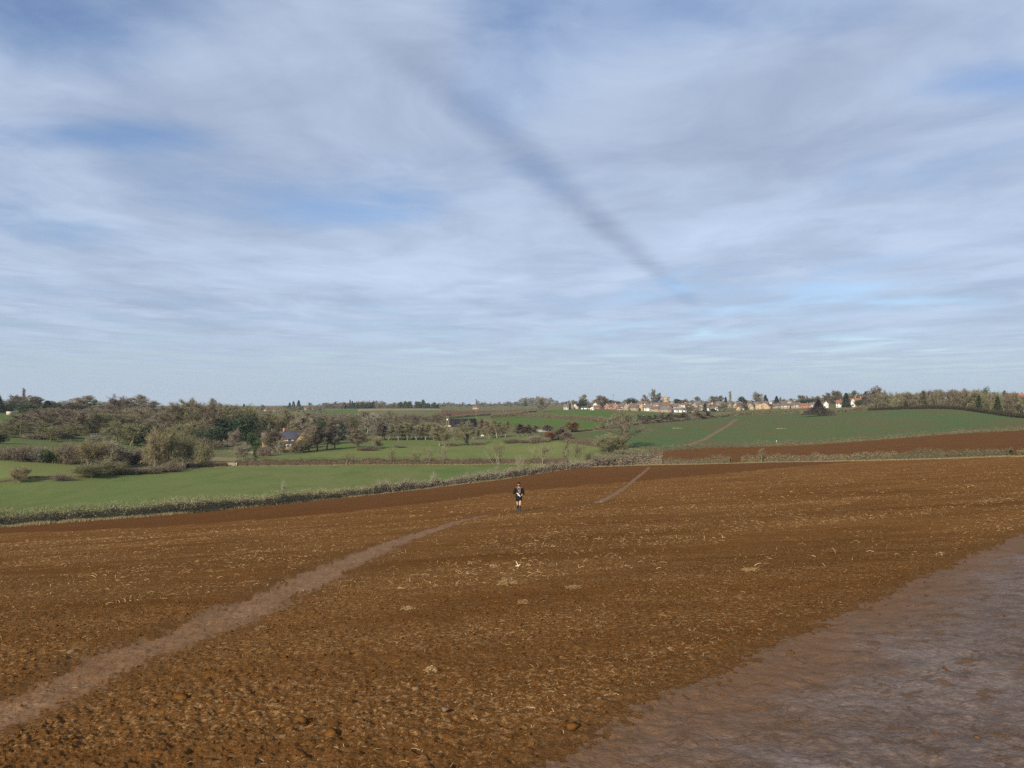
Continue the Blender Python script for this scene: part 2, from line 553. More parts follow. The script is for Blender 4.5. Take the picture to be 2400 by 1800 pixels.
def mat_track(name):
    m, N = new_mat(name)
    t = N.n('ShaderNodeTexCoord').outputs['Object']
    at = N.n('ShaderNodeAttribute', attribute_name='edge')
    n1 = N.noise(t, 0.8, 5.0, 0.62, 0.6)
    n2 = N.noise(t, 5.0, 6.0, 0.7, 0.3)
    n3 = N.noise(t, 24.0, 5.0, 0.7)
    mud = N.mix(N.ss(N.math('ADD', N.math('MULTIPLY', n1, 0.5), N.math('MULTIPLY', n2, 0.5)), 0.38, 0.62), rgba((0.132, 0.086, 0.062)), (0.215, 0.160, 0.132, 1.0))
    mud = N.mix(N.ss(n3, 0.38, 0.68), N.mix(1.0, mud, (0.66, 0.64, 0.62, 1), 'MULTIPLY'), mud)
    crumb = N.ss(N.noise(N.mapping(t, (1, 1, 1), (0, 0, 0), (4, 9, 0)), 3.2, 7.0, 0.78, 0.4), 0.54, 0.62)
    mud = N.mix(N.math('MULTIPLY', crumb, 0.85), mud, rgba((0.115, 0.058, 0.021)))
    speck = N.ss(N.noise(N.mapping(t, (1, 1, 1), (0, 0, 0), (1, 3, 0)), 15.0, 3.0, 0.6), 0.66, 0.72)
    mud = N.mix(N.math('MULTIPLY', speck, 0.7), mud, rgba((0.060, 0.034, 0.018)))
    edge = N.math('SUBTRACT', 1.0, N.ss(N.math('ADD', at.outputs['Fac'], N.math('MULTIPLY', N.math('SUBTRACT', n1, 0.5), 1.4)), 0.1, 1.4))
    mud = N.mix(N.math('MULTIPLY', edge, 0.9), mud, rgba((0.142, 0.074, 0.034)))
    rough = N.math('ADD', 0.72, N.math('MULTIPLY', N.math('MAXIMUM', crumb, edge), 0.25))
    bmp = N.n('ShaderNodeBump', {'Height': N.math('ADD', N.math('MULTIPLY', n3, 0.6), N.math('ADD', n2, N.math('MULTIPLY', crumb, 0.3))), 'Strength': 0.8, 'Distance': 0.04}).outputs[0]
    finish(N, mud, rough, bmp, 0.2)
    return m


def mat_path(name, c1, c2, c3):
    m, N = new_mat(name)
    t = N.n('ShaderNodeTexCoord').outputs['Object']
    n1 = N.noise(N.mapping(t, (1, 1, 1), (0, 0, R(20))), 1.3, 5.0, 0.6, 0.4)
    n2 = N.noise(t, 9.0, 5.0, 0.65)
    n3 = N.noise(t, 36.0, 3.0, 0.6)
    col = N.mix(N.ss(n1, 0.38, 0.62), rgba(c1), rgba(c2))
    col = N.mix(N.math('MULTIPLY', N.ss(n2, 0.49, 0.60), 0.75), col, rgba(c3))
    col = N.mix(N.ss(n3, 0.4, 0.8), col, N.mix(1.0, col, (0.75, 0.74, 0.72, 1), 'MULTIPLY'))
    bmp = N.n('ShaderNodeBump', {'Height': N.math('ADD', N.math('MULTIPLY', n3, 0.4), n2), 'Strength': 0.7, 'Distance': 0.03}).outputs[0]
    at = N.n('ShaderNodeAttribute', attribute_name='edge')
    ed = N.math('SUBTRACT', 1.0, N.ss(N.math('ADD', at.outputs['Fac'], N.math('MULTIPLY', N.math('SUBTRACT', n2, 0.5), 0.7)), -0.1, 0.34))
    col = N.mix(N.math('MULTIPLY', ed, 0.8 if name == 'trodden_soil' else 0.0), col, rgba((0.125, 0.062, 0.022)))
    finish(N, col, 0.9, bmp, 0.08)
    return m


def mat_grass(name, c1, c2, c3, patch=0.03, fine=0.35, stripes=None):
    m, N = new_mat(name)
    t = N.n('ShaderNodeTexCoord').outputs['Object']
    a = N.noise(N.mapping(t, (1.0, 0.6, 1.0)), patch, 5.0, 0.6, 0.5)
    b = N.noise(N.mapping(t, (1.0, 0.45, 1.0)), fine, 5.0, 0.65)
    col = N.mix(N.ss(a, 0.36, 0.66), rgba(c1), rgba(c2))
    col = N.mix(N.math('MULTIPLY', N.ss(b, 0.44, 0.68), 0.65), col, rgba(c3))
    if stripes:
        w = N.noise(N.mapping(t, (0.012, 0.055, 1.0), (0, 0, stripes)), 1.0, 4.0, 0.55, 0.5)
        col = N.mix(N.math('MULTIPLY', N.ss(w, 0.45, 0.65), 0.9), col, rgba(c3))
    bmp = N.n('ShaderNodeBump', {'Height': N.noise(t, 1.4, 4.0, 0.7), 'Strength': 0.5, 'Distance': 0.25}).outputs[0]
    finish(N, col, 1.0, bmp, 0.0)
    return m


M_SOIL = mat_soil('worked_soil', (0.097, 0.040, 0.0110), (0.180, 0.082, 0.0260), (0.42, 0.255, 0.115), 0.9, rows=True)
M_HEAD = mat_soil('headland_soil', (0.106, 0.047, 0.0175), (0.130, 0.060, 0.0235), (0.19, 0.12, 0.06), 0.12)
M_SOIL2 = mat_soil('far_soil', (0.104, 0.048, 0.0185), (0.124, 0.060, 0.024), (0.19, 0.12, 0.06), 0.08)
M_SOIL3 = mat_soil('distant_soil', (0.105, 0.056, 0.036), (0.135, 0.074, 0.048), (0.17, 0.11, 0.06), 0.05)
M_PATH = mat_path('trodden_soil', (0.192, 0.104, 0.050), (0.224, 0.130, 0.070), (0.148, 0.069, 0.024))
M_PATH2 = mat_path('crop_path_soil', (0.16, 0.105, 0.065), (0.18, 0.12, 0.078), (0.14, 0.09, 0.055))
M_TRACK = mat_track('wet_mud')
M_MEADOW = mat_grass('meadow_grass', (0.104, 0.134, 0.046), (0.132, 0.144, 0.056), (0.084, 0.118, 0.038), 0.02, 0.12)
M_LIME = mat_grass('lime_grass', (0.142, 0.156, 0.054), (0.108, 0.138, 0.047), (0.162, 0.156, 0.064), 0.018, 0.1)
M_CROP = mat_grass('winter_crop', (0.068, 0.112, 0.044), (0.084, 0.106, 0.046), (0.104, 0.094, 0.047), 0.010, 0.05, stripes=R(12))
M_BRIGHT = mat_grass('bright_grass', (0.068, 0.112, 0.030), (0.082, 0.120, 0.036), (0.095, 0.118, 0.042), 0.012, 0.06)
M_ROUGH = mat_grass('rough_grass', (0.125, 0.118, 0.058), (0.096, 0.108, 0.046), (0.150, 0.125, 0.072), 0.02, 0.15)
M_PARK = mat_grass('park_grass', (0.080, 0.112, 0.040), (0.100, 0.115, 0.046), (0.125, 0.115, 0.060), 0.014, 0.1)
M_TAN = mat_grass('tan_grass', (0.215, 0.175, 0.095), (0.175, 0.150, 0.075), (0.24, 0.19, 0.11), 0.02, 0.15)
M_DRY = foliage('dry_grass_blades', [(0.20, 0.155, 0.075), (0.31, 0.245, 0.125), (0.26, 0.23, 0.10)])
M_STRAW = foliage('straw', [(0.21, 0.120, 0.046), (0.34, 0.220, 0.096), (0.52, 0.37, 0.20)], 0.8)
M_CLOD = simple('soil_clods', (0.076, 0.032, 0.0085), (0.135, 0.062, 0.019), 9.0, 1.0, 0.0)
M_STONE = simple('field_stone', (0.20, 0.13, 0.075), (0.14, 0.085, 0.045), 14.0, 0.85, 0.2)

# ------------------------------------------------------------------ ground sheets
def split_grid(V, ncol, nrow, cls, defs, attrs=None):
    """cut one height field into field objects that meet edge to edge"""
    i = np.arange(nrow - 1)[:, None] * ncol + np.arange(ncol - 1)[None, :]
    Q = np.stack([i, i + 1, i + ncol + 1, i + ncol], -1).reshape(-1, 4)
    vc = cls.ravel()
    fc = np.median(vc[Q], axis=1).astype(int)
    # a median of mixed classes may name a third class: fall back on the first corner
    bad = ~(vc[Q] == fc[:, None]).any(1)
    fc[bad] = vc[Q[bad, 0]]
    for k, (name, mat, label) in defs.items():
        q = Q[fc == k]
        if len(q) == 0:
            continue
        used, inv = np.unique(q, return_inverse=True)
        me = mesh_np(name, V[used], inv.reshape(-1, 4), True)
        for an, av in (attrs or {}).items():
            at = me.attributes.new(an, 'FLOAT', 'POINT')
            at.data.foreach_set('value', av.ravel()[used].astype(np.float32))
        o = link(name, me, mat)
        tag(o, label, None, None, 'structure')


# near sheet: the worked field, from the camera's feet to the hedge
NC, NR = 960, 380
pxs = np.r_[np.linspace(-4000, -900, 10, endpoint=False), np.linspace(-900, -60, 35, endpoint=False), np.linspace(-60, 2460, NC - 90), np.linspace(2460, 3300, 36)[1:], np.linspace(3300, 6500, 11)[1:]]
NC = len(pxs)
u1 = U(pxs)
yh = np.interp(u1, _h1u, _h1y)
v_top = (near_z(u1, yh) - CZ) / yh
v_bot = (near_z(u1, np.full_like(u1, 2.6)) - CZ) / 2.6
tt = np.linspace(0, 1, NR) ** 0.92
Yq = np.exp(np.linspace(math.log(2.6), math.log(270), 700))
YY = np.empty((NR, NC))
for c in range(NC):
    yy = Yq[Yq < yh[c]]
    yy = np.r_[yy, yh[c]]
    vv = np.maximum.accumulate((terrain_uY(np.full_like(yy, u1[c]), yy) - CZ) / yy + np.linspace(0, 0.012, len(yy)))
    tgt = vv[0] + (vv[-1] - vv[0]) * tt
    YY[:, c] = np.interp(tgt, vv, yy)
XX = YY * u1[None, :]
ZZ = terrain_uY(np.broadcast_to(u1, YY.shape), YY)
cell = np.gradient(YY, axis=0)
dd, pm, tm, td = soil_disp(XX, YY, cell)
headY = np.interp(u1, HEADX, HEADY)[None, :] + 1.2 * vnoise(XX * 0.3, YY * 0.3, 31)
calm_head = sstep(-2, 2, YY - headY)
ZZ2 = ZZ + dd * (1 - 0.6 * calm_head)
fray = 0.16 * vnoise(XX * 1.3, YY * 1.3, 41) + 0.22 * vnoise(XX * 6.0, YY * 6.0, 42) + 0.34 * vnoise(XX * 19.0, YY * 19.0, 44)
pd, _ = seg_dist(XX, YY, PATH)
cls = np.zeros(YY.shape, int)
cls[YY > headY] = 2
cls[(pd / path_w(YY) + 1.15 * fray * np.clip(14 / YY, 0.35, 1) + 0.22 * vnoise(XX * 0.8, YY * 0.8, 45) < 0.95)] = 1
tdf = td + 0.42 * fray
cls[(tdf > 0) & (YY < 130)] = 3
cls[(YY > 60) & (np.abs(YY - yh[None, :]) < 2.0 + 0.7 * vnoise(XX * 0.5, YY * 0.5, 43))] = 4
split_grid(np.c_[XX.ravel(), YY.ravel(), ZZ2.ravel()], NC, NR, cls, {
    0: ('ploughed_field', M_SOIL, 'red-brown worked soil littered with straw, sloping away from the camera'),
    1: ('footpath', M_PATH, 'grey-brown trodden footpath crossing the worked field to the hedge gap'),
    2: ('field_headland', M_HEAD, 'smooth plain brown strip along the far hedge of the field'),
    3: ('muddy_track', M_TRACK, 'wet purple-grey mud track in the lower right corner'),
    4: ('grass_margin', M_DRY if False else M_TAN, 'narrow strip of dead grass at the foot of the hedge')},
    {'edge': np.where(cls == 1, path_w(YY) - pd, tdf), 'mud': np.maximum(sstep(-0.7, 0.1, tdf), 0.8 * (1 - sstep(0.9, 2.0, pd / path_w(YY) + 0.5 * fray)))})

# far sheet: valley, meadows and the opposite slopes
pxf = np.r_[np.linspace(-2500, -1100, 8, endpoint=False), np.linspace(-1100, -60, 40, endpoint=False), np.linspace(-60, 2460, 660), np.linspace(2460, 3500, 41)[1:], np.linspace(3500, 4900, 9)[1:]]
NCF = len(pxf); uf = U(pxf)
yh1f = np.interp(uf, _h1u, _h1y)
tr = np.linspace(0, 1, 290)
YF = np.empty((len(tr), NCF))
for c in range(NCF):
    y0 = yh1f[c] - 0.6
    # even steps seen from the hill (1/Y) mixed with even ratio steps
    a = 1 / np.linspace(1 / y0, 1 / 4500, len(tr)); b = np.exp(np.linspace(math.log(y0), math.log(4500), len(tr)))
    YF[:, c] = 0.35 * a + 0.65 * b
XF = YF * uf[None, :]
ZF = terrain_uY(np.broadcast_to(uf, YF.shape), YF)
ZF = ZF + 0.12 * fbm(XF, YF, 0.08, 3, 61) * np.clip((YF - yh1f) / 30, 0, 1)
ZF[0] -= 0.04
PXF = np.broadcast_to(pxf, YF.shape)
wob = 2.0 * fbm(XF, YF, 0.05, 3, 71)
Yw = YF + wob
cf = np.zeros(YF.shape, int)
g = lambda tab: np.interp(PXF, [t[0] for t in tab], [t[2] for t in tab])
yh_, ys_, yl2_, yl3_, yh2_, yt_, g2l_, g2u_, g3t_ = [g(t) for t in (H1, S_, L2, L3, H2, T_, G2L, G2U, G3T)]
cf[(PXF < 1322) & (Yw < ys_)] = 1
cf[(PXF < 200) & (Yw >= ys_ + 2) & (Yw < ys_ + 22 - 0.02 * PXF)] = 2
cf[(PXF > 555) & (PXF < 1405) & (Yw >= ys_ + 3) & (Yw < yl2_)] = 3
cf[(PXF > 760) & (PXF < 1330) & (Yw >= yl2_ + 2) & (Yw < yl3_)] = 4
cf[(PXF > 1522) & (Yw < yh2_ - 2)] = 5
cf[(PXF > 1257) & (Yw >= yh2_ + 1) & (Yw < yt_ - 2.5)] = 6
cf[(PXF > 1257) & (np.abs(Yw - yt_) <= 3.0) & (PXF < 2040)] = 7
cf[(PXF > 1150) & (PXF < 1430) & (Yw > g2l_) & (Yw < g2u_)] = 8
cf[(PXF > 1262) & (PXF < 1575) & (Yw > np.maximum(g2u_ + 6, yt_ + 14)) & (Yw < g3t_)] = 9
cf[(PXF > 1030) & (PXF < 1268) & (YF > 1000 + (PXF - 1030) * 0.1) & (YF < 1300)] = 10
cf[(PXF > 1000) & (PXF < 1275) & (YF > 820) & (YF <= 1000 + (PXF - 1030) * 0.1) & (PXF < 1420)] = 8
cf[(PXF < 75) & (Yw > 455) & (Yw < 640)] = 11
cf[(PXF > 75) & (PXF < 420) & (Yw > 330) & (Yw < 520)] = 12
cf[(PXF < 75) & (Yw > 300) & (Yw < 430)] = 12
cf[(PXF > 640) & (PXF < 835) & (YF > 1120) & (YF < 1460)] = 13
cf[(PXF > 835) & (PXF < 1030) & (YF > 1330) & (YF < 1520)] = 14
cf[(PXF > 555) & (PXF < 668) & (YF > 1000) & (YF < 1090)] = 13
cf[(PXF > 425) & (PXF < 552) & (Yw > ys_ + 4) & (Yw < 345)] = 14
cf[(PXF > 975) & (PXF < 1062) & (Yw > 560) & (Yw < 680)] = 15
cf[(PXF > 560) & (PXF < 780) & (Yw > 368) & (Yw < 470)] = 12
p2d, _ = seg_dist(XF, YF, PATH2)
cf[(p2d < 1.3 + 0.3 * fbm(XF, YF, 0.2, 2, 73)) & (cf == 6)] = 16
cf[(YF > 1650)] = 17
split_grid(np.c_[XF.ravel(), YF.ravel(), ZF.ravel()], NCF, len(tr), cf, {
    0: ('rough_ground', M_ROUGH, 'rough olive grassland between the hedges and trees of the valley'),
    1: ('meadow', M_MEADOW, 'large green meadow just beyond the near hedge'),
    2: ('meadow', M_LIME, 'narrow pale green meadow strip behind the ditch on the left'),
    3: ('meadow', M_LIME, 'yellowish green pasture between the dark hedge and the ivy oak'),
    4: ('meadow', M_MEADOW, 'thin green pasture in front of the poplar rows'),
    5: ('ploughed_field', M_SOIL2, 'smooth brown ploughed strip between the two right-hand hedges'),
    6: ('crop_field', M_CROP, 'dark green winter crop field rising to the village on the right'),
    7: ('grass_margin', M_TAN, 'pale dead-grass margin along the top of the dark crop field'),
    8: ('meadow', M_BRIGHT, 'bright green grass field left of the big oak'),
    9: ('meadow', M_BRIGHT, 'bright green grass field directly below the village houses'),
    10: ('ploughed_field', M_SOIL3, 'distant reddish ploughed field behind the black barn'),
    11: ('meadow', M_BRIGHT, 'green hill pasture at the far left edge'),
    12: ('park_grass', M_PARK, 'shaded grass slope under the hillside trees'),
    13: ('meadow', M_BRIGHT, 'far green field below the horizon woods'),
    14: ('pasture', M_TAN, 'dry tan grass field'),
    15: ('farmyard', M_TAN, 'pale bare yard left of the black barn'),
    16: ('footpath', M_PATH2, 'narrow brown footpath curving up the dark green crop field'),
    17: ('distant_land', M_ROUGH, 'far hazy land along the horizon')})

# land beside and behind the photographer
bx_ = np.r_[-300, -120, -60, -30, -12, -5, 0, 5, 12, 30, 60, 120, 300]
by_ = np.r_[-260, -150, -80, -40, -18, -8, -3, 0.5, 2.7]
GX, GY = np.meshgrid(bx_.astype(float), by_.astype(float))
GZ = CZ - 1.75 - GY * AX + np.clip(GX, -60, 60) * BX + 0.0
GZ = np.where(GY < -80, GZ, GZ)
split_grid(np.c_[GX.ravel(), GY.ravel(), GZ.ravel()], len(bx_), len(by_), np.zeros(GX.shape, int),
           {0: ('ground', M_SOIL, 'worked soil around and behind the camera')})


def soil_z(x, y):
    """height of the worked ground with its lumps"""
    z = gz(x, y)
    d = soil_disp(np.asarray(x, float), np.asarray(y, float), np.maximum(np.asarray(y, float) ** 2 / 1700.0, 0.004))
    return z + d[0], d[1], d[2]


# ------------------------------------------------------------------ vegetation builders
class Buf:
    """gathers triangles"""
    def __init__(self):
        self.v = []; self.f = []; self.n = 0

    def add(self, V, Fc):
        V = np.asarray(V, float); Fc = np.asarray(Fc, int)
        self.v.append(V); self.f.append(Fc + self.n); self.n += len(V)

    def tube(self, p0, p1, r0, r1, sides=4):
        p0 = np.asarray(p0, float); p1 = np.asarray(p1, float)
        d = p1 - p0; L = np.linalg.norm(d)
        if L < 1e-6:
            return
        d = d / L
        a = np.cross(d, [0.31, 0.17, 0.93] if abs(d[2]) < 0.9 else [1, 0.2, 0]); a /= np.linalg.norm(a); b = np.cross(d, a)
        t = np.arange(sides) * 2 * math.pi / sides
        ring = np.cos(t)[:, None] * a + np.sin(t)[:, None] * b
        V = np.r_[p0 + ring * r0, p1 + ring * r1]
        i = np.arange(sides); j = (i + 1) % sides
        self.add(V, np.r_[np.c_[i, j, j + sides], np.c_[i, j + sides, i + sides]])

    def box(self, c, s, rz=0.0):
        x, y, z = [q / 2 for q in s]
        V = np.array([(-x, -y, -z), (x, -y, -z), (x, y, -z), (-x, y, -z), (-x, -y, z), (x, -y, z), (x, y, z), (-x, y, z)])
        if rz:
            cs, sn = math.cos(rz), math.sin(rz)
            V = V @ np.array([[cs, sn, 0], [-sn, cs, 0], [0, 0, 1]])
        self.add(V + np.asarray(c, float), [(0, 2, 1), (0, 3, 2), (4, 5, 6), (4, 6, 7), (0, 1, 5), (0, 5, 4), (1, 2, 6), (1, 6, 5), (2, 3, 7), (2, 7, 6), (3, 0, 4), (3, 4, 7)])

    def arrays(self):
        return np.concatenate(self.v), np.concatenate(self.f)

    def mesh(self, name, smooth=False):
        V, Fc = self.arrays()
        return mesh_np(name, V, Fc, smooth)


def rand_dir(n, g_):
    v = g_.normal(size=(n, 3))
    return v / np.linalg.norm(v, axis=1)[:, None]


def slivers(P0, D, length, width, g_):
    """thin triangles: twigs, blades, leaves"""
    n = len(P0)
    side = np.cross(D, rand_dir(n, g_))
    side /= np.maximum(np.linalg.norm(side, axis=1), 1e-6)[:, None]
    w = (np.broadcast_to(width, n) / 2)[:, None]
    V = np.stack([P0 - side * w, P0 + side * w, P0 + D * np.broadcast_to(length, n)[:, None]], 1).reshape(-1, 3)
    return V, np.arange(3 * n).reshape(-1, 3)


def bare_tree(seed, H=15.0, W_=11.0, clear=0.22, limbs=9, up=0.45, droop=0.0, twigs=16, trunk_r=0.38, multi=1, twig_w=0.045, twig_l=1.0, lead=0.75, sub=5):
    """trunk with limbs, branchlets and a cloud of twigs; returns (wood mesh arrays, twig mesh arrays)"""
    g_ = np.random.default_rng(seed)
    wood = Buf(); tw = Buf(); TP = []; TD = []
    for s in range(multi):
        base = np.array([0.0, 0, -0.3]) + (np.r_[g_.normal(size=2) * 0.5, 0] if multi > 1 else 0)
        lean = np.r_[g_.normal(size=2) * (0.05 if multi == 1 else 0.32), 1.0]
        p = base; rad = trunk_r * (1 if multi == 1 else 0.55); top = H * lead
        nseg = 6; pts = [p]
        for k in range(nseg):
            p = p + lean / np.linalg.norm(lean) * top / nseg + np.r_[g_.normal(size=2) * 0.018 * H / 3, 0]
            pts.append(p)
        for k in range(nseg):
            wood.tube(pts[k], pts[k + 1], rad * (1 - 0.13 * k) * (1.25 if k == 0 else 1), rad * (1 - 0.13 * (k + 1)), 6)
        nl = max(3, limbs // (1 if multi == 1 else 2))
        for l in range(nl):
            f = clear + (1 - clear) * (l + g_.random() * 0.8) / nl
            f = min(f, 1.0)
            q = pts[min(int(f * nseg), nseg - 1)] + (pts[min(int(f * nseg) + 1, nseg)] - pts[min(int(f * nseg), nseg - 1)]) * ((f * nseg) % 1 if f < 1 else 1)
            az = 2.39996 * l + g_.random() * 0.9 + s
            el = up + 0.75 * (f - 0.35)
            L = W_ * 0.5 * (0.62 + 0.5 * g_.random()) * (1.05 - 0.35 * max(0, f - 0.45) / 0.55)
            d = np.array([math.cos(az) * math.cos(el), math.sin(az) * math.cos(el), math.sin(el)])
            lr = rad * 0.42 * (1 - 0.45 * f)
            a = q; prev_r = lr
            for k in range(3):
                d2_ = d + g_.normal(size=3) * 0.20 + np.array([0, 0, 0.10 - droop * (k + 1)])
                d2_ /= np.linalg.norm(d2_)
                b = a + d2_ * L / 3
                wood.tube(a, b, prev_r, prev_r * 0.68, 4)
                for c in range(sub if k else max(2, sub - 2)):
                    t = g_.random()
                    o = a + (b - a) * t
                    dd_ = d2_ + g_.normal(size=3) * 0.62 + np.array([0, 0, 0.22 - droop])
                    dd_ /= np.linalg.norm(dd_)
                    l2 = L * (0.28 + 0.22 * g_.random())
                    e = o + dd_ * l2
                    wood.tube(o, e, prev_r * 0.36, prev_r * 0.12 + 0.01, 3)
                    n = twigs
                    tt_ = g_.random(n) ** 0.7
                    TP.append(o + (e - o) * tt_[:, None] + g_.normal(size=(n, 3)) * 0.10)
                    td_ = dd_ + g_.normal(size=(n, 3)) * 0.75 + np.array([0, 0, 0.18 - droop * 1.5])
                    TD.append(td_ / np.linalg.norm(td_, axis=1)[:, None])
                a = b; d = d2_; prev_r *= 0.68
    TP = np.concatenate(TP); TD = np.concatenate(TD); n = len(TP)
    ln = twig_l * (0.5 + g_.random(n)); wd = twig_w * (0.6 + 0.8 * g_.random(n))
    tw.add(*slivers(TP, TD, ln, wd, g_))
    # side shoots
    k = g_.random(n) < 0.6
    sd = TD[k] + g_.normal(size=(k.sum(), 3)) * 0.7; sd /= np.linalg.norm(sd, axis=1)[:, None]
    tw.add(*slivers(TP[k] + TD[k] * ln[k, None] * 0.5, sd, ln[k] * 0.6, wd[k] * 0.8, g_))
    return wood.arrays(), tw.arrays()


def leafy(seed, H, W_, shape, n, leaf=0.5, trunk_r=0.3, clear=0.05):
    """evergreens: trunk, short branches and leaf sprays filling the crown"""
    g_ = np.random.default_rng(seed)
    wood = Buf(); lv = Buf()
    wood.tube((0, 0, -0.3), (0, 0, H * 0.5), trunk_r, trunk_r * 0.6, 6)
    wood.tube((0, 0, H * 0.5), (0, 0, H * 0.93), trunk_r * 0.6, 0.04, 5)
    if shape == 'cone':
        z = clear + (1 - clear) * g_.random(n) ** 1.35
        tier = 9
        ph = (z * tier) % 1
        prof = (1 - z) ** 0.85 * (0.62 + 0.38 * (1 - ph)) + 0.015
        r = W_ / 2 * prof * np.sqrt(0.15 + 0.85 * g_.random(n))
        az = g_.random(n) * 2 * math.pi
        lob = 1 + 0.18 * np.sin(az * 3 + z * 20) + 0.1 * np.sin(az * 7 + z * 9)
        P0 = np.c_[np.cos(az) * r * lob, np.sin(az) * r * lob, z * H - 0.12 * r]
        D = np.c_[np.cos(az), np.sin(az), -0.15 + 0 * az] + g_.normal(size=(n, 3)) * 0.45
    elif shape == 'skirt':
        z = clear + (1 - clear) * g_.random(n) ** 1.15
        r = W_ / 2 * ((1 - z) ** 1.7 + 0.10 * (1 - z) + 0.02) * np.sqrt(0.05 + 0.95 * g_.random(n))
        az = g_.random(n) * 2 * math.pi
        lob = 1 + 0.22 * np.sin(az * 5 + z * 11) + 0.12 * np.sin(az * 9 + z * 23)
        P0 = np.c_[np.cos(az) * r * lob, np.sin(az) * r * lob, z * H - 0.05 * r]
        D = np.c_[np.cos(az), np.sin(az), 0.25 - 0.9 * (1 - z)] + g_.normal(size=(n, 3)) * 0.5
    elif shape == 'cedar':
        k = 9; per = n // k; Ps = []; Ds = []
        for i in range(k):
            zc = H * (0.30 + 0.68 * i / (k - 1)); az0 = i * 2.4 + g_.random()
            rr = W_ * 0.5 * (0.98 - 0.55 * i / (k - 1)) * (0.7 + 0.3 * g_.random())
            cx, cy = math.cos(az0) * rr * 0.45, math.sin(az0) * rr * 0.45
            wood.tube((0, 0, zc - H * 0.06), (cx * 1.5, cy * 1.5, zc), trunk_r * 0.35, 0.05, 4)
            a = g_.random(per) * 2 * math.pi; q = np.sqrt(g_.random(per)) * rr * 0.62
            Ps.append(np.c_[cx + np.cos(a) * q * 1.3, cy + np.sin(a) * q * 1.3, zc + g_.normal(size=per) * H * 0.02])
            Ds.append(np.c_[np.cos(a), np.sin(a), 0.25 + 0 * a] + g_.normal(size=(per, 3)) * 0.5)
        P0 = np.concatenate(Ps); D = np.concatenate(Ds)
    else:
        # lobes
        k = 16; per = n // k; Ps = []; Ds = []
        for i in range(k):
            if shape == 'column':
                c = np.array([g_.normal() * W_ * 0.14, g_.normal() * W_ * 0.14, H * (0.06 + 0.88 * i / (k - 1))]); rr = np.array([W_ * 0.34, W_ * 0.34, H * 0.08])
            else:
                dd_ = rand_dir(1, g_)[0]; q = g_.random() ** 0.5
                c = np.array([dd_[0] * W_ * 0.33 * q, dd_[1] * W_ * 0.33 * q, H * (0.5 + 0.34 * dd_[2] * q)]); rr = np.array([W_ * 0.21, W_ * 0.21, H * 0.19]) * (0.7 + 0.5 * g_.random())
            v = rand_dir(per, g_) * (0.45 + 0.55 * g_.random(per) ** 0.6)[:, None]
            Ps.append(c + v * rr); Ds.append(v + g_.normal(size=(per, 3)) * 0.5)
        P0 = np.concatenate(Ps); D = np.concatenate(Ds)
        P0[:, 2] = np.maximum(P0[:, 2], 0.02)
    D /= np.linalg.norm(D, axis=1)[:, None]
    n = len(P0)
    lv.add(*slivers(P0, D, leaf * (0.6 + 0.8 * g_.random(n)), leaf * (0.35 + 0.35 * g_.random(n)), g_))
    return wood.arrays(), lv.arrays()


def scrub_mesh(seed, H, W_, n, tw=0.05, tl=0.9, leafy_share=0.0):
    """dome of stems rising from the ground"""
    g_ = np.random.default_rng(seed)
    wood = Buf(); lv = Buf(); TP = []; TD = []
    ns = 22
    for i in range(ns):
        az = g_.random() * 6.283; q = math.sqrt(g_.random())
        b = np.array([math.cos(az) * W_ * 0.22 * q, math.sin(az) * W_ * 0.22 * q, -0.1])
        e = np.array([math.cos(az) * W_ * 0.44 * q, math.sin(az) * W_ * 0.44 * q, H * (0.92 - 0.38 * q * q) * (0.8 + 0.2 * g_.random())])
        m_ = (b + e) / 2 + g_.normal(size=3) * 0.12 * H
        m_[2] = abs(m_[2])
        wood.tube(b, m_, 0.05, 0.035, 3); wood.tube(m_, e, 0.035, 0.01, 3); wood.tube((0, 0, -0.1), b, 0.12, 0.06, 3)
        per = n // ns
        t = g_.random(per)[:, None] ** 0.8
        TP.append(b + (e - b) * t + g_.normal(size=(per, 3)) * 0.11 * np.array([W_, W_, H]) * 0.8)
        dirs = (e - b) / np.linalg.norm(e - b) + g_.normal(size=(per, 3)) * 0.7
        TD.append(dirs / np.linalg.norm(dirs, axis=1)[:, None])
    TP = np.concatenate(TP); TD = np.concatenate(TD)
    TP[:, 2] = np.maximum(TP[:, 2], 0.02)
    n = len(TP)
    lv.add(*slivers(TP, TD, tl * (0.5 + g_.random(n)), tw * (0.6 + 0.8 * g_.random(n)), g_))
    return wood.arrays(), lv.arrays()


# bark and twig colours
B_DARK = foliage('dark_bark', [(0.063, 0.050, 0.036), (0.105, 0.084, 0.059), (0.140, 0.119, 0.081)], scale=1.0, island=False)
B_PALE = foliage('pale_bark', [(0.168, 0.150, 0.114), (0.252, 0.228, 0.174), (0.312, 0.282, 0.216)], scale=1.0, island=False)
T_BROWN = foliage('brown_twigs', [(0.105, 0.084, 0.056), (0.175, 0.144, 0.095), (0.263, 0.213, 0.144)])
T_GREY = foliage('grey_twigs', [(0.128, 0.115, 0.083), (0.208, 0.189, 0.136), (0.296, 0.269, 0.200)])
T_OLIVE = foliage('olive_twigs', [(0.118, 0.110, 0.054), (0.192, 0.178, 0.092), (0.265, 0.246, 0.135)])
T_YELLOW = foliage('yellow_twigs', [(0.150, 0.120, 0.062), (0.225, 0.182, 0.098), (0.300, 0.245, 0.140)])
T_RED = foliage('reddish_twigs', [(0.115, 0.088, 0.064), (0.180, 0.142, 0.106), (0.245, 0.198, 0.150)])
T_DARK = foliage('dark_twigs', [(0.040, 0.030, 0.026), (0.068, 0.050, 0.042), (0.095, 0.072, 0.058)])
T_COPPER = foliage('copper_leaves', [(0.14, 0.055, 0.025), (0.20, 0.085, 0.040), (0.24, 0.12, 0.06)])
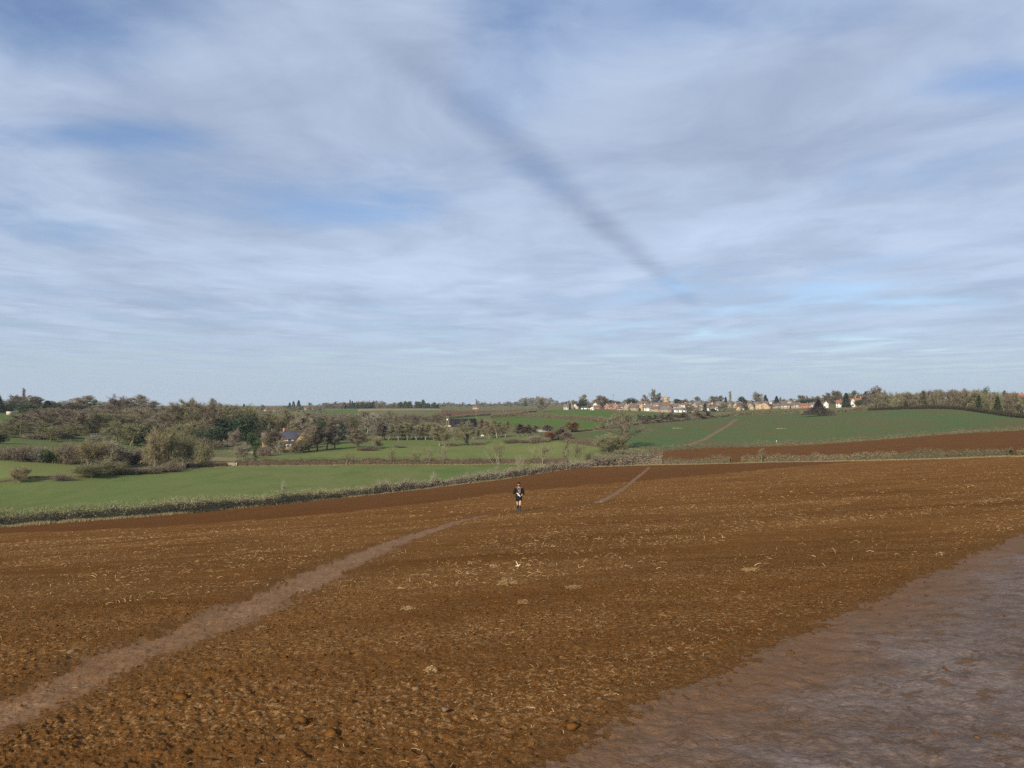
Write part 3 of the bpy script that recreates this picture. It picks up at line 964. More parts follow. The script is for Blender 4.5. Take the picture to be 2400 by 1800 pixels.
T_PALE = foliage('pale_twigs', [(0.175, 0.157, 0.105), (0.266, 0.238, 0.165), (0.350, 0.315, 0.224)])
L_DARK = foliage('dark_evergreen', [(0.015, 0.027, 0.015), (0.030, 0.051, 0.026), (0.054, 0.083, 0.039)])
L_YEW = foliage('yew_leaves', [(0.024, 0.039, 0.018), (0.045, 0.069, 0.030), (0.083, 0.108, 0.048)])
L_IVY = foliage('ivy_leaves', [(0.028, 0.048, 0.017), (0.050, 0.078, 0.028), (0.092, 0.119, 0.048)])

PROTO = {}


def proto(kind, items, size):
    """items: list of (wood arrays, crown arrays)"""
    lst = []
    for (wv, wf), (cv, cf_) in items:
        lst.append((mesh_np(kind + '_trunk', wv, wf, True), mesh_np(kind + '_crown', cv, cf_)))
    PROTO[kind] = (lst, size)


def fit(item, H, W_):
    """scale arrays so that crown height and width are exactly H and W_"""
    (wv, wf), (cv, cf_) = item
    top = np.percentile(cv[:, 2], 98.2)
    wid = np.percentile(np.abs(cv[:, :2]), 95) * 2
    s = np.array([W_ / wid, W_ / wid, H / top])
    return (wv * s, wf), (cv * s, cf_)


proto('oak', [fit(bare_tree(100 + i, 14, 13, 0.16, 15, 0.42, 0.0, 32, 0.46, twig_l=1.1, lead=0.62, twig_w=0.085), 14, 15) for i in range(4)], (14, 15))
proto('open_oak', [fit(bare_tree(150 + i, 14, 13, 0.22, 12, 0.36, 0.0, 15, 0.55, twig_l=1.2, lead=0.66, twig_w=0.06), 14, 13) for i in range(1)], (14, 13))
proto('round', [fit(bare_tree(200 + i, 15, 11, 0.22, 17, 0.62, 0.0, 36, 0.32, twig_l=1.05, lead=0.82, twig_w=0.08), 15, 11) for i in range(4)], (15, 11))
proto('slim', [fit(bare_tree(300 + i, 13, 4.0, 0.25, 13, 0.95, 0.0, 15, 0.13, twig_l=0.8, lead=0.95, sub=4, twig_w=0.055), 13, 4.0) for i in range(4)], (13, 4.0))
proto('poplar', [fit(bare_tree(350 + i, 20, 4.0, 0.06, 24, 1.22, 0.0, 14, 0.30, twig_l=1.2, lead=0.97, sub=4, twig_w=0.07), 20, 4.0) for i in range(2)], (20, 4.0))
proto('willow', [fit(bare_tree(400 + i, 9, 9, 0.12, 12, 0.75, 0.0, 16, 0.22, multi=5, twig_l=1.15, lead=0.75, twig_w=0.055), 9, 9) for i in range(4)], (9, 9))
proto('fan', [fit(bare_tree(450 + i, 7, 5, 0.25, 11, 1.10, 0.0, 7, 0.14, multi=5, twig_l=1.3, lead=0.85, twig_w=0.026, sub=3), 7, 5) for i in range(3)], (7, 5))
proto('drooping', [fit(leafy(500, 15, 14, 'skirt', 4200, 0.62, 0.34, 0.10), 15, 14)], (15, 14))
proto('spruce', [fit(leafy(600 + i, 16, 6.5, 'cone', 2600, 0.75, 0.25), 16, 6.5) for i in range(3)], (16, 6.5))
proto('cedar', [fit(leafy(650 + i, 13, 11, 'cedar', 2400, 0.8, 0.4), 13, 11) for i in range(2)], (13, 11))
proto('yew', [fit(leafy(700 + i, 9, 9, 'lobes', 2400, 0.65, 0.3), 9, 9) for i in range(3)], (9, 9))
proto('ivy_column', [fit(leafy(750 + i, 8, 2.2, 'column', 1300, 0.4, 0.14), 8, 2.2) for i in range(2)], (8, 2.2))
proto('scrub', [fit(scrub_mesh(800 + i, 5, 8, 3400, 0.075), 5, 8) for i in range(4)], (5, 8))
proto('sapling', [fit(bare_tree(900, 5.5, 3.0, 0.42, 9, 0.95, 0.0, 7, 0.07, twig_l=0.45, lead=0.8, sub=4, twig_w=0.03), 5.5, 3.0)], (5.5, 3.0))
# an oak with ivy thick on its trunk
(wv, wf), (cv, cf_) = fit(bare_tree(131, 13, 12, 0.28, 11, 0.45, 0.0, 22, 0.42, twig_l=1.0, lead=0.7, twig_w=0.08), 13, 12)
_, (lv_, lf_) = leafy(771, 6.5, 2.6, 'column', 1500, 0.42, 0.1)
PROTO['ivy_oak'] = ([(mesh_np('ivy_oak_trunk', wv, wf, True), mesh_np('ivy_oak_crown', cv, cf_), mesh_np('ivy_oak_ivy', lv_, lf_))], (13, 12))

NAMES = {'oak': 'bare_tree', 'open_oak': 'bare_tree', 'round': 'bare_tree', 'slim': 'young_tree', 'poplar': 'poplar_tree', 'willow': 'willow_tree', 'fan': 'willow_shrub', 'drooping': 'bare_tree',
         'spruce': 'conifer_tree', 'cedar': 'conifer_tree', 'yew': 'evergreen_tree', 'ivy_column': 'ivy_stump', 'scrub': 'bush', 'sapling': 'sapling', 'ivy_oak': 'ivy_oak_tree'}
CATS = {'scrub': 'bush', 'fan': 'shrub', 'ivy_column': 'ivy trunk', 'sapling': 'sapling'}


SLOT = simple('bark_base', (0.1, 0.08, 0.06))


def coloured(name, me, mat, parent):
    """trees of one shape share their mesh; the colour sits on the object"""
    if len(me.materials) == 0:
        me.materials.append(SLOT)
    o = link(name, me, None, parent)
    o.material_slots[0].link = 'OBJECT'
    o.material_slots[0].material = mat
    return o


_k = [0]


def tree(px, Y, top, wpx, kind, twig, label, group=None, bark=None, sink=0.0, name=None):
    lst, (H0, W0) = PROTO[kind]
    _k[0] += 1
    pr = lst[(_k[0] * 7 + int(px)) % len(lst)]
    x = float(U(px)) * Y
    z0 = float(gz(x, Y)) - sink
    zt = CZ + Y * (HY - top) / F
    h = max(zt - z0, 1.0)
    w = wpx * Y / F
    root = empty(name or NAMES[kind], (x, Y, z0), random.uniform(0, 6.28))
    root.scale = (w / W0, w / W0, h / H0)
    if bark is None:
        bark = B_PALE if twig in (T_PALE, T_YELLOW, T_OLIVE) else B_DARK
    coloured('trunk', pr[0], bark, root)
    coloured('crown', pr[1], twig, root)
    if len(pr) > 2:
        coloured('ivy', pr[2], L_IVY, root)
    tag(root, label, CATS.get(kind, 'tree'), group)
    return root


ORD = ['first', 'second', 'third', 'fourth', 'fifth', 'sixth', 'seventh', 'eighth', 'ninth', 'tenth', 'eleventh', 'twelfth', 'thirteenth', 'fourteenth',
       'fifteenth', 'sixteenth', 'seventeenth', 'eighteenth', 'nineteenth', 'twentieth', 'twenty-first', 'twenty-second', 'twenty-third', 'twenty-fourth', 'twenty-fifth', 'twenty-sixth']

G_SKY = 'trees on the left skyline'
for a in (
        (-6, 640, 925, 30, 'spruce', L_DARK, 'dark conifer cut off by the left edge of the picture', G_SKY),
        (24, 690, 941, 42, 'round', T_GREY, 'small grey bare tree beside the conifer at the left edge', G_SKY),
        (14, 660, 949, 32, 'yew', L_DARK, 'low dark evergreen under the conifer at the left edge', G_SKY),
        (46, 700, 928, 62, 'oak', T_BROWN, 'broad bare tree below the thin red poplar on the left skyline', G_SKY),
        (56, 760, 912, 9, 'poplar', T_RED, 'thin reddish poplar poking above the left skyline', G_SKY),
        (78, 690, 931, 52, 'oak', T_BROWN, 'domed bare tree just right of the thin red poplar', G_SKY),
        (62, 640, 944, 44, 'yew', L_YEW, 'dark green mass under the domed tree near the red poplar', G_SKY),
        (112, 670, 940, 30, 'spruce', L_YEW, 'dark pointed evergreen right of the domed skyline tree', G_SKY),
        (137, 690, 946, 28, 'yew', L_YEW, 'low dark evergreen in the dip of the left skyline', G_SKY),
        (126, 720, 941, 30, 'round', T_PALE, 'pale twiggy tree behind the dip of the left skyline', G_SKY),
        (160, 700, 945, 40, 'round', T_RED, 'low reddish tree left of the pale domed skyline tree', G_SKY),
        (192, 710, 929, 66, 'round', T_PALE, 'pale grey domed tree standing out on the left skyline', G_SKY),
        (222, 690, 937, 14, 'ivy_column', L_IVY, 'narrow dark ivy-clad tree between the pale and the brown dome', G_SKY),
        (240, 680, 945, 46, 'round', T_GREY, 'grey tree right of the narrow ivy-clad skyline tree', G_SKY),
        (280, 690, 931, 66, 'oak', T_RED, 'wide brown domed tree on the left skyline', G_SKY),
        (320, 700, 928, 56, 'round', T_GREY, 'tall grey domed tree right of the brown dome', G_SKY),
        (352, 690, 942, 52, 'round', T_GREY, 'lower grey tree where the left skyline drops', G_SKY),
        (384, 660, 952, 46, 'oak', T_GREY, 'small bare tree at the notch of the left skyline', G_SKY),
        (370, 600, 962, 50, 'yew', L_YEW, 'dark evergreen clump below the notch of the left skyline', G_SKY)):
    tree(*a)
G_HILL = 'bare trees on the left hillside'
for a in (
        (62, 455, 972, 76, 'oak', T_BROWN, 'spreading bare oak below the green hill pasture at far left', G_HILL),
        (112, 440, 962, 84, 'oak', T_BROWN, 'large bare oak left of centre on the left hillside', G_HILL),
        (150, 480, 958, 70, 'oak', T_RED, 'reddish bare tree high on the left hillside', G_HILL),
        (186, 430, 966, 82, 'oak', T_BROWN, 'dark-limbed oak with low crown above the orange willow', G_HILL),
        (236, 450, 970, 74, 'oak', T_OLIVE, 'olive bare tree right of the dark-limbed oak', G_HILL),
        (262, 520, 958, 60, 'oak', T_RED, 'brown tree under the wide domed skyline tree', G_HILL),
        (294, 440, 972, 72, 'oak', T_OLIVE, 'olive bare tree above the pale multi-stemmed willow', G_HILL),
        (330, 520, 958, 70, 'oak', T_BROWN, 'broad brown tree below the tall grey skyline dome', G_HILL),
        (352, 450, 985, 56, 'oak', T_BROWN, 'low spreading oak left of the yellow waterside willow', G_HILL),
        (24, 400, 990, 66, 'oak', T_OLIVE, 'olive bare tree near the left edge above the dark bushes', G_HILL),
        (150, 395, 1005, 54, 'scrub', T_OLIVE, 'olive thicket in the middle of the left hillside', G_HILL),
        (232, 385, 1018, 50, 'scrub', T_GREY, 'grey thicket above the orange willow', G_HILL),
        (90, 380, 1015, 60, 'scrub', T_BROWN, 'brown thicket above the dark waterside bushes', G_HILL),
        (0, 330, 1017, 34, 'yew', L_YEW, 'dark evergreen bush at the left edge above the meadow strip', G_HILL),
        (345, 380, 1008, 34, 'yew', L_DARK, 'very dark holly left of the yellow waterside willow', G_HILL),
        (322, 385, 1022, 30, 'yew', L_DARK, 'low dark holly below the olive bare tree', G_HILL)):
    tree(*a)
G_MID = 'tall trees left of the farmhouse'
for a in (
        (402, 540, 955, 60, 'oak', T_BROWN, 'brown tree at the left end of the tall group by the farmhouse', G_MID),
        (424, 500, 946, 78, 'oak', T_BROWN, 'tall bare oak second in the group left of the farmhouse', G_MID),
        (448, 540, 939, 62, 'oak', T_GREY, 'tallest grey crown of the group left of the farmhouse', G_MID),
        (474, 490, 947, 76, 'oak', T_BROWN, 'wide bare oak in the middle of the group left of the farmhouse', G_MID),
        (508, 540, 939, 44, 'round', T_PALE, 'wispy pale tree topping the group left of the farmhouse', G_MID),
        (500, 470, 955, 70, 'oak', T_BROWN, 'bare oak directly above the dark cedar', G_MID),
        (545, 520, 952, 56, 'round', T_GREY, 'grey tree at the right end of the tall group', G_MID),
        (452, 440, 988, 66, 'oak', T_OLIVE, 'low olive tree in front of the tall group', G_MID),
        (420, 420, 998, 56, 'oak', T_OLIVE, 'low olive tree at the left front of the tall group', G_MID),
        (520, 425, 982, 46, 'cedar', L_DARK, 'dark cedar with layered boughs left of the farmhouse', G_MID),
        (500, 415, 1004, 40, 'yew', L_DARK, 'dark holly at the foot of the cedar', G_MID),
        (470, 425, 1012, 34, 'yew', L_YEW, 'small dark evergreen left of the cedar', G_MID),
        (545, 430, 990, 46, 'yew', L_DARK, 'dark evergreen between the cedar and the ivy-topped tree', G_MID),
        (582, 440, 962, 46, 'round', T_OLIVE, 'olive-topped tall tree rising behind the dark evergreen', G_MID),
        (574, 425, 978, 56, 'yew', L_DARK, 'big dark evergreen nearest the farmhouse', G_MID),
        (552, 400, 1010, 40, 'oak', T_RED, 'reddish bare tree in front of the big dark evergreen', G_MID),
        (592, 415, 1015, 26, 'yew', L_IVY, 'green bush at the left gable of the farmhouse', G_MID),
        (478, 400, 1028, 60, 'scrub', T_RED, 'brown thicket under the cedar', G_MID)):
    tree(*a)
G_DITCH = 'bushes and willows along the ditch'
for a in (
        (18, 250, 1050, 56, 'scrub', T_BROWN, 'dark bush at the left edge behind the meadow strip', G_DITCH),
        (56, 251, 1047, 50, 'scrub', T_RED, 'reddish-brown bush second from the left edge', G_DITCH),
        (92, 254, 1049, 46, 'scrub', T_GREY, 'greyish bush in the middle of the dark bush row', G_DITCH),
        (108, 253, 1056, 26, 'yew', L_IVY, 'small dark green holly inside the bush row', G_DITCH),
        (128, 256, 1048, 42, 'scrub', T_OLIVE, 'olive bush right of the small holly', G_DITCH),
        (158, 257, 1040, 52, 'scrub', T_RED, 'tall reddish bush beside the orange willow', G_DITCH),
        (206, 258, 1036, 60, 'willow', T_YELLOW, 'orange-yellow willow clump behind the meadow strip', G_DITCH),
        (242, 266, 1030, 44, 'willow', T_OLIVE, 'olive willow right of the orange willow', G_DITCH),
        (276, 264, 1036, 84, 'willow', T_PALE, 'wide pale multi-stemmed willow above the ditch', G_DITCH),
        (316, 275, 1050, 50, 'scrub', T_RED, 'brown bush right of the wide pale willow', G_DITCH),
        (362, 262, 1014, 58, 'willow', T_YELLOW, 'tall yellow willow with a white trunk', G_DITCH),
        (396, 270, 1006, 58, 'willow', T_OLIVE, 'tallest olive-yellow willow at the bend of the ditch', G_DITCH),
        (432, 282, 1018, 52, 'willow', T_OLIVE, 'olive willow right of the tallest ditch willow', G_DITCH),
        (468, 300, 1040, 50, 'scrub', T_OLIVE, 'low olive bush at the end of the willows', G_DITCH),
        (46, 224, 1096, 46, 'willow', T_YELLOW, 'small leaning willow alone at the meadow edge far left', G_DITCH),
        (146, 231, 1111, 34, 'scrub', T_RED, 'bramble mound on the ditch edge', G_DITCH),
        (214, 240, 1088, 66, 'willow', T_OLIVE, 'low pollard willow in front of the orange willow', G_DITCH),
        (262, 247, 1085, 60, 'willow', T_OLIVE, 'low pollard willow in front of the wide pale willow', G_DITCH),
        (312, 252, 1098, 60, 'scrub', T_RED, 'dark bramble bank below the brown bush', G_DITCH),
        (352, 256, 1094, 56, 'scrub', T_BROWN, 'dark bramble bank under the white-trunked willow', G_DITCH),
        (398, 262, 1085, 50, 'scrub', T_RED, 'bramble bank under the tallest ditch willow', G_DITCH)):
    tree(*a)
G_HOUSE = 'trees around the farmhouse'
for a in (
        (568, 330, 1042, 46, 'willow', T_PALE, 'pale brown bare clump left of the ivy-clad trunk', G_HOUSE),
        (598, 318, 1038, 10, 'ivy_column', L_IVY, 'narrow dark ivy-clad trunk left of the farmhouse', G_HOUSE),
        (620, 352, 1045, 34, 'scrub', T_RED, 'reddish shrub on the farmhouse lawn', G_HOUSE),
        (643, 372, 1010, 40, 'round', T_BROWN, 'bare tree in front of the farmhouse wing', G_HOUSE),
        (660, 368, 1030, 26, 'willow', T_PALE, 'small pale shrub tree before the farmhouse porch', G_HOUSE),
        (632, 378, 1020, 30, 'willow', T_OLIVE, 'olive shrub tree before the left end of the farmhouse wing', G_HOUSE),
        (692, 362, 1038, 26, 'willow', T_BROWN, 'brown shrub tree in front of the farmhouse porch corner', G_HOUSE),
        (706, 365, 1030, 30, 'willow', T_OLIVE, 'olive shrub tree at the farmhouse right corner', G_HOUSE),
        (724, 372, 1000, 40, 'round', T_BROWN, 'bare tree right of the farmhouse gable', G_HOUSE),
        (744, 378, 996, 42, 'round', T_RED, 'reddish tree second right of the farmhouse', G_HOUSE),
        (766, 384, 990, 46, 'slim', T_BROWN, 'slender tree third right of the farmhouse', G_HOUSE),
        (784, 386, 998, 44, 'round', T_GREY, 'grey tree fourth right of the farmhouse', G_HOUSE),
        (710, 372, 1040, 26, 'yew', L_IVY, 'dark green bush at the foot of the trees right of the farmhouse', G_HOUSE),
        (636, 450, 970, 60, 'oak', T_OLIVE, 'olive round tree behind the farmhouse wing', G_HOUSE),
        (672, 455, 960, 72, 'oak', T_OLIVE, 'large olive dome behind the farmhouse chimney', G_HOUSE),
        (706, 450, 971, 50, 'round', T_PALE, 'pale white-limbed tree behind the farmhouse roof', G_HOUSE),
        (728, 470, 970, 44, 'round', T_RED, 'reddish tree behind the farmhouse gable', G_HOUSE),
        (748, 430, 985, 38, 'yew', L_YEW, 'dark holly above the trees right of the farmhouse', G_HOUSE),
        (776, 470, 976, 46, 'oak', T_RED, 'reddish round tree right of the dark holly', G_HOUSE),
        (794, 440, 990, 26, 'yew', L_DARK, 'small dark evergreen above the grey tree', G_HOUSE),
        (625, 425, 1008, 26, 'yew', L_DARK, 'dark bush at the back of the farmhouse wing', G_HOUSE),
        (812, 520, 978, 60, 'oak', T_OLIVE, 'olive tree behind the evergreen hedge block', G_HOUSE)):
    tree(*a)
G_VAL = 'trees in the valley pastures'
for a in (
        (838, 372, 1006, 40, 'round', T_BROWN, 'small dark-trunked bare tree alone in the pasture', G_VAL),
        (866, 372, 1045, 46, 'scrub', T_BROWN, 'dark bush strip right of the dark-trunked pasture tree', G_VAL),
        (882, 390, 1025, 24, 'willow', T_YELLOW, 'yellowish bush behind the dark bush strip', G_VAL),
        (936, 395, 1043, 30, 'scrub', T_BROWN, 'low bramble patch alone in the pasture', G_VAL),
        (1030, 408, 1000, 44, 'round', T_OLIVE, 'bare forked tree left of the ivy-trunked oak', G_VAL),
        (1044, 404, 1010, 30, 'fan', T_OLIVE, 'leaning thin tree beside the forked tree', G_VAL),
        (1094, 408, 988, 50, 'ivy_oak', T_OLIVE, 'oak with a thick ivy-clad trunk below the black barn', G_VAL),
        (1060, 406, 1038, 34, 'scrub', T_RED, 'brown bush left of the ivy-clad oak', G_VAL),
        (1112, 409, 1035, 22, 'scrub', T_RED, 'brown bush right of the ivy-clad oak', G_VAL),
        (1128, 410, 1034, 18, 'scrub', T_BROWN, 'small bush second right of the ivy-clad oak', G_VAL),
        (1200, 411, 1029, 36, 'scrub', T_BROWN, 'wide dark bramble left half of the clump in the pasture', G_VAL),
        (1230, 410, 1030, 34, 'scrub', T_RED, 'dark bramble right half of the clump in the pasture', G_VAL),
        (1262, 404, 1022, 40, 'scrub', T_RED, 'russet bushes under the reddish trees', G_VAL),
        (1290, 408, 1012, 26, 'willow', T_COPPER, 'copper-leaved small tree among reddish trees', G_VAL),
        (1308, 410, 1004, 44, 'round', T_RED, 'reddish tree right of the copper-leaved one', G_VAL),
        (1322, 402, 1012, 36, 'willow', T_RED, 'dark red thicket left of the crop field corner', G_VAL),
        (1286, 520, 996, 26, 'round', T_RED, 'small purple-brown tree behind the russet bushes', G_VAL),
        (1320, 545, 1000, 20, 'round', T_RED, 'small reddish tree on the bright field edge', G_VAL),
        (1344, 500, 990, 30, 'round', T_COPPER, 'red-brown tree with a pale trunk on the field edge', G_VAL),
        (1409, 545, 995, 15, 'round', T_COPPER, 'small copper tree beside the big oak', G_VAL),
        (1460, 345, 966, 78, 'open_oak', T_BROWN, 'big bare oak standing between the green fields', G_VAL),
        (1430, 336, 1020, 62, 'willow', T_OLIVE, 'yellow-olive willow clump at the foot of the big oak', G_VAL),
        (1456, 334, 1026, 40, 'willow', T_OLIVE, 'smaller olive willow right of the clump under the big oak', G_VAL),
        (1480, 325, 1052, 60, 'scrub', T_OLIVE, 'brown scrub right of the willow clump under the big oak', G_VAL),
        (1918, 560, 938, 52, 'drooping', T_DARK, 'lone dark cone-shaped tree in the crop field', G_VAL),
        (1132, 520, 982, 26, 'round', T_BROWN, 'grey-brown tree right of the black barn', G_VAL),
        (1137, 500, 993, 18, 'round', T_RED, 'reddish tree below the tree right of the barn', G_VAL),
        (1270, 920, 934, 26, 'round', T_GREY, 'round grey tree at the left end of the village', G_VAL)):
    tree(*a)
tree(1784, 240.5, 1051, 17, 'sapling', T_YELLOW, 'young yellowish sapling with a pale trunk in the right hedge', bark=B_PALE)
# poplar and birch rows
rows = []
for i, px in enumerate([888, 895, 902, 910, 918, 926, 934, 941, 948, 955, 962, 969, 976, 983, 990, 997, 1004, 1011, 1018]):
    rows.append((px, 474 + (i % 3) * 5, 992 + (i * 5) % 9, 24, T_RED if i < 3 else (T_OLIVE if i % 2 else T_PALE), f'{ORD[i]} slender tree from the left in the row left of the ivy oak'))
for i, px in enumerate([1062, 1072, 1080, 1110, 1120, 1141, 1147, 1153, 1159, 1165, 1171, 1177, 1184]):
    rows.append((px, 468 + (i % 3) * 5, (986 if i > 4 else 1003) + (i * 3) % 9, 20 if i > 4 else 14, T_OLIVE if i % 3 else T_YELLOW, f'{ORD[i]} slender yellowish tree from the left in the row right of the ivy oak'))
for i, px in enumerate([1216, 1225, 1236, 1246, 1253]):
    rows.append((px, 455, 993 + (i * 3) % 7, 26, T_RED, f'{ORD[i]} reddish young tree from the left in the small square copse'))
for px, Y, top, w, tm_, lab in rows:
    tree(px, Y, top, w, 'slim', tm_, lab, 'slender trees planted in rows', bark=B_PALE)
# young plantation along the top of the crop field
pl = [1428, 1440, 1452, 1500, 1511, 1522, 1532, 1543, 1554, 1566, 1578, 1590, 1601, 1613, 1626, 1640, 1654]
for i, px in enumerate(pl):
    Yp = float(np.interp(px, [t[0] for t in T_], [t[2] for t in T_])) + 8 + (i % 3) * 4
    top = np.interp(px, [1428, 1500, 1654], [972, 970, 962]) + (i * 5) % 7
    tree(px, Yp, top, 24, 'slim', T_RED if i % 3 else T_GREY, f'{ORD[i]} young tree from the left in the belt above the crop field', 'young belt above the crop field', bark=B_PALE)
# stems standing out of the hedges
for i, (px, Y, top, w) in enumerate([(662, 148, 1128, 15), (905, 181, 1123, 13), (1017, 196, 1106, 12), (1165, 218, 1092, 20), (1220, 224, 1068, 16)]):
    tree(px, Y, top, w, 'fan', T_PALE, f'{ORD[i]} pale whippy shoots from the left rising above the near hedge', 'shoots above the near hedge', bark=B_PALE)
for i, (px, Y, top, w) in enumerate([(812, 291, 1060, 30), (918, 293, 1050, 34), (970, 294, 1056, 28), (1003, 295, 1047, 36), (1038, 296, 1044, 38), (1168, 296, 1036, 48), (1275, 293, 1040, 52), (1352, 268, 1038, 46)]):
    tree(px, Y, top, w, 'fan', T_OLIVE, f'{ORD[i]} fan of thin stems from the left in the dark valley hedge', 'thin stems in the valley hedge')
tree(1322, 286, 1030, 22, 'slim', T_OLIVE, 'tall thin pale-trunked tree in the valley hedge', bark=B_PALE)
tree(1386, 272, 1064, 28, 'scrub', T_BROWN, 'round grey bush between the meadow and the big scrub')

# village and skyline trees
G_V = 'trees in and behind the village'
vt = [(1366, 1000, 926, 22, 'round', T_GREY, 'dark ivy-green tree over the left end of the village'), (1364, 990, 938, 18, 'yew', L_YEW, 'dark evergreen at the foot of the left village tree'),
      (1413, 1010, 928, 34, 'oak', T_BROWN, 'broad dark tree over the brick houses'), (1400, 1100, 936, 20, 'round', T_GREY, 'thin grey tree left of the broad village tree'),
      (1435, 1200, 938, 30, 'round', T_GREY, 'low grey tree behind the brick houses'), (1480, 1150, 934, 24, 'yew', L_YEW, 'dark evergreen clump behind the village terraces'),
      (1512, 1250, 926, 15, 'round', T_RED, 'pointed reddish tree left of the tallest village tree'), (1532, 1250, 914, 18, 'round', T_GREY, 'tallest bare tree left of the church tower'),
      (1543, 1260, 922, 18, 'round', T_GREY, 'bare tree leaning right beside the tallest village tree'), (1588, 1250, 936, 16, 'yew', L_DARK, 'low dark tree right of the church tower'),
      (1602, 1240, 938, 20, 'round', T_RED, 'reddish tree over the white terrace'), (1636, 1280, 930, 18, 'round', T_GREY, 'small grey tree in the middle of the village skyline'),
      (1672, 1290, 929, 22, 'round', T_GREY, 'twin-crowned grey tree left of the tall poplar'), (1688, 1290, 928, 20, 'round', T_GREY, 'grey tree touching the tall poplar'),
      (1701, 1180, 931, 9, 'spruce', L_DARK, 'small dark conifer left of the tall poplar'), (1711, 1080, 918, 8, 'poplar', T_PALE, 'tall narrow poplar above the ochre gables'),
      (1741, 1150, 931, 22, 'yew', L_YEW, 'round dark evergreen right of the tall poplar'), (1773, 1180, 921, 34, 'oak', T_GREY, 'wide domed bare tree on the village skyline'),
      (1772, 1120, 938, 30, 'oak', T_BROWN, 'brown tree below the wide domed village tree'), (1795, 1150, 927, 10, 'yew', L_DARK, 'small dark pine right of the wide domed tree'),
      (1820, 1190, 929, 12, 'spruce', L_DARK, 'short dark conifer standing on the village skyline'), (1879, 1150, 927, 26, 'round', T_GREY, 'grey tree behind the white dormer houses'),
      (1884, 1060, 938, 26, 'yew', L_DARK, 'low dark evergreen behind the white dormer houses'), (1900, 1050, 935, 18, 'yew', L_YEW, 'dark evergreen left of the yellow tree'),
      (1912, 1060, 929, 20, 'round', T_YELLOW, 'yellow-green tree above the lone field tree'), (1938, 1060, 922, 26, 'round', T_OLIVE, 'olive tree left of the purple tree'),
      (1960, 900, 917, 28, 'round', T_RED, 'tall purple-brown tree by the timbered houses'), (1966, 960, 920, 14, 'yew', L_YEW, 'dark green top behind the purple tree'),
      (1983, 850, 922, 18, 'spruce', L_DARK, 'dense dark conifer between the timbered houses'), (2004, 960, 917, 24, 'round', T_OLIVE, 'olive tree behind the red-roofed house'),
      (2052, 880, 909, 32, 'yew', T_RED, 'dark brown domed tree at the left end of the wood'), (2030, 860, 930, 26, 'round', T_RED, 'reddish tree between the red-roofed house and the wood'),
      (2012, 830, 938, 16, 'yew', L_IVY, 'green bush in front of the red-roofed house'), (2030, 960, 918, 14, 'cedar', L_DARK, 'flat-topped dark pine behind the red-roofed house'),
      (1745, 930, 945, 14, 'round', T_BROWN, 'brown tree among the low ochre houses'), (1697, 930, 944, 34, 'oak', T_GREY, 'grey leafless tree below the tall poplar'),
      (1652, 940, 946, 10, 'spruce', L_YEW, 'small conifer in front of the white village house'), (1672, 925, 958, 16, 'yew', L_DARK, 'dark bush at the top corner of the crop field'),
      (1620, 900, 952, 36, 'oak', T_RED, 'reddish tree below the bungalow with ochre gable')]
for a in vt:
    tree(*a, G_V)
for i, (px, Y, top, w) in enumerate([(679, 1560, 944, 9), (688, 1560, 941, 10), (700, 1550, 939, 11)]):
    tree(px, Y, top, w, 'spruce', L_DARK, f'{["leftmost", "middle", "rightmost"][i]} of the three dark spruces on the horizon', 'three spruces on the horizon')
for i, (px, Y, top, w, k) in enumerate([(1232, 2000, 940, 8, 'spruce'), (1118, 2300, 936, 5, 'poplar'), (572, 1400, 947, 8, 'spruce'), (617, 1450, 949, 10, 'round'), (726, 1560, 944, 9, 'round')]):
    tree(px, Y, top, w, k, L_DARK if k == 'spruce' else T_GREY, ['dark conifer before the far wooded hill', 'tiny pointed tree on the middle horizon', 'dark pointed tree on the left horizon',
         'small round tree on the left horizon', 'small tree right of the three spruces'][i], 'trees on the horizon')
# conifers standing in the right wood
for i, (px, Y, top, w) in enumerate([(2125, 615, 926, 12), (2163, 595, 918, 17), (2294, 510, 927, 14), (2338, 480, 930, 18), (2310, 630, 911, 14), (2354, 610, 917, 12), (2398, 480, 934, 24)]):
    tree(px, Y, top, w, 'spruce' if i != 4 else 'yew', L_YEW, f'{ORD[i]} dark evergreen from the left within the brown wood', 'evergreens in the brown wood')


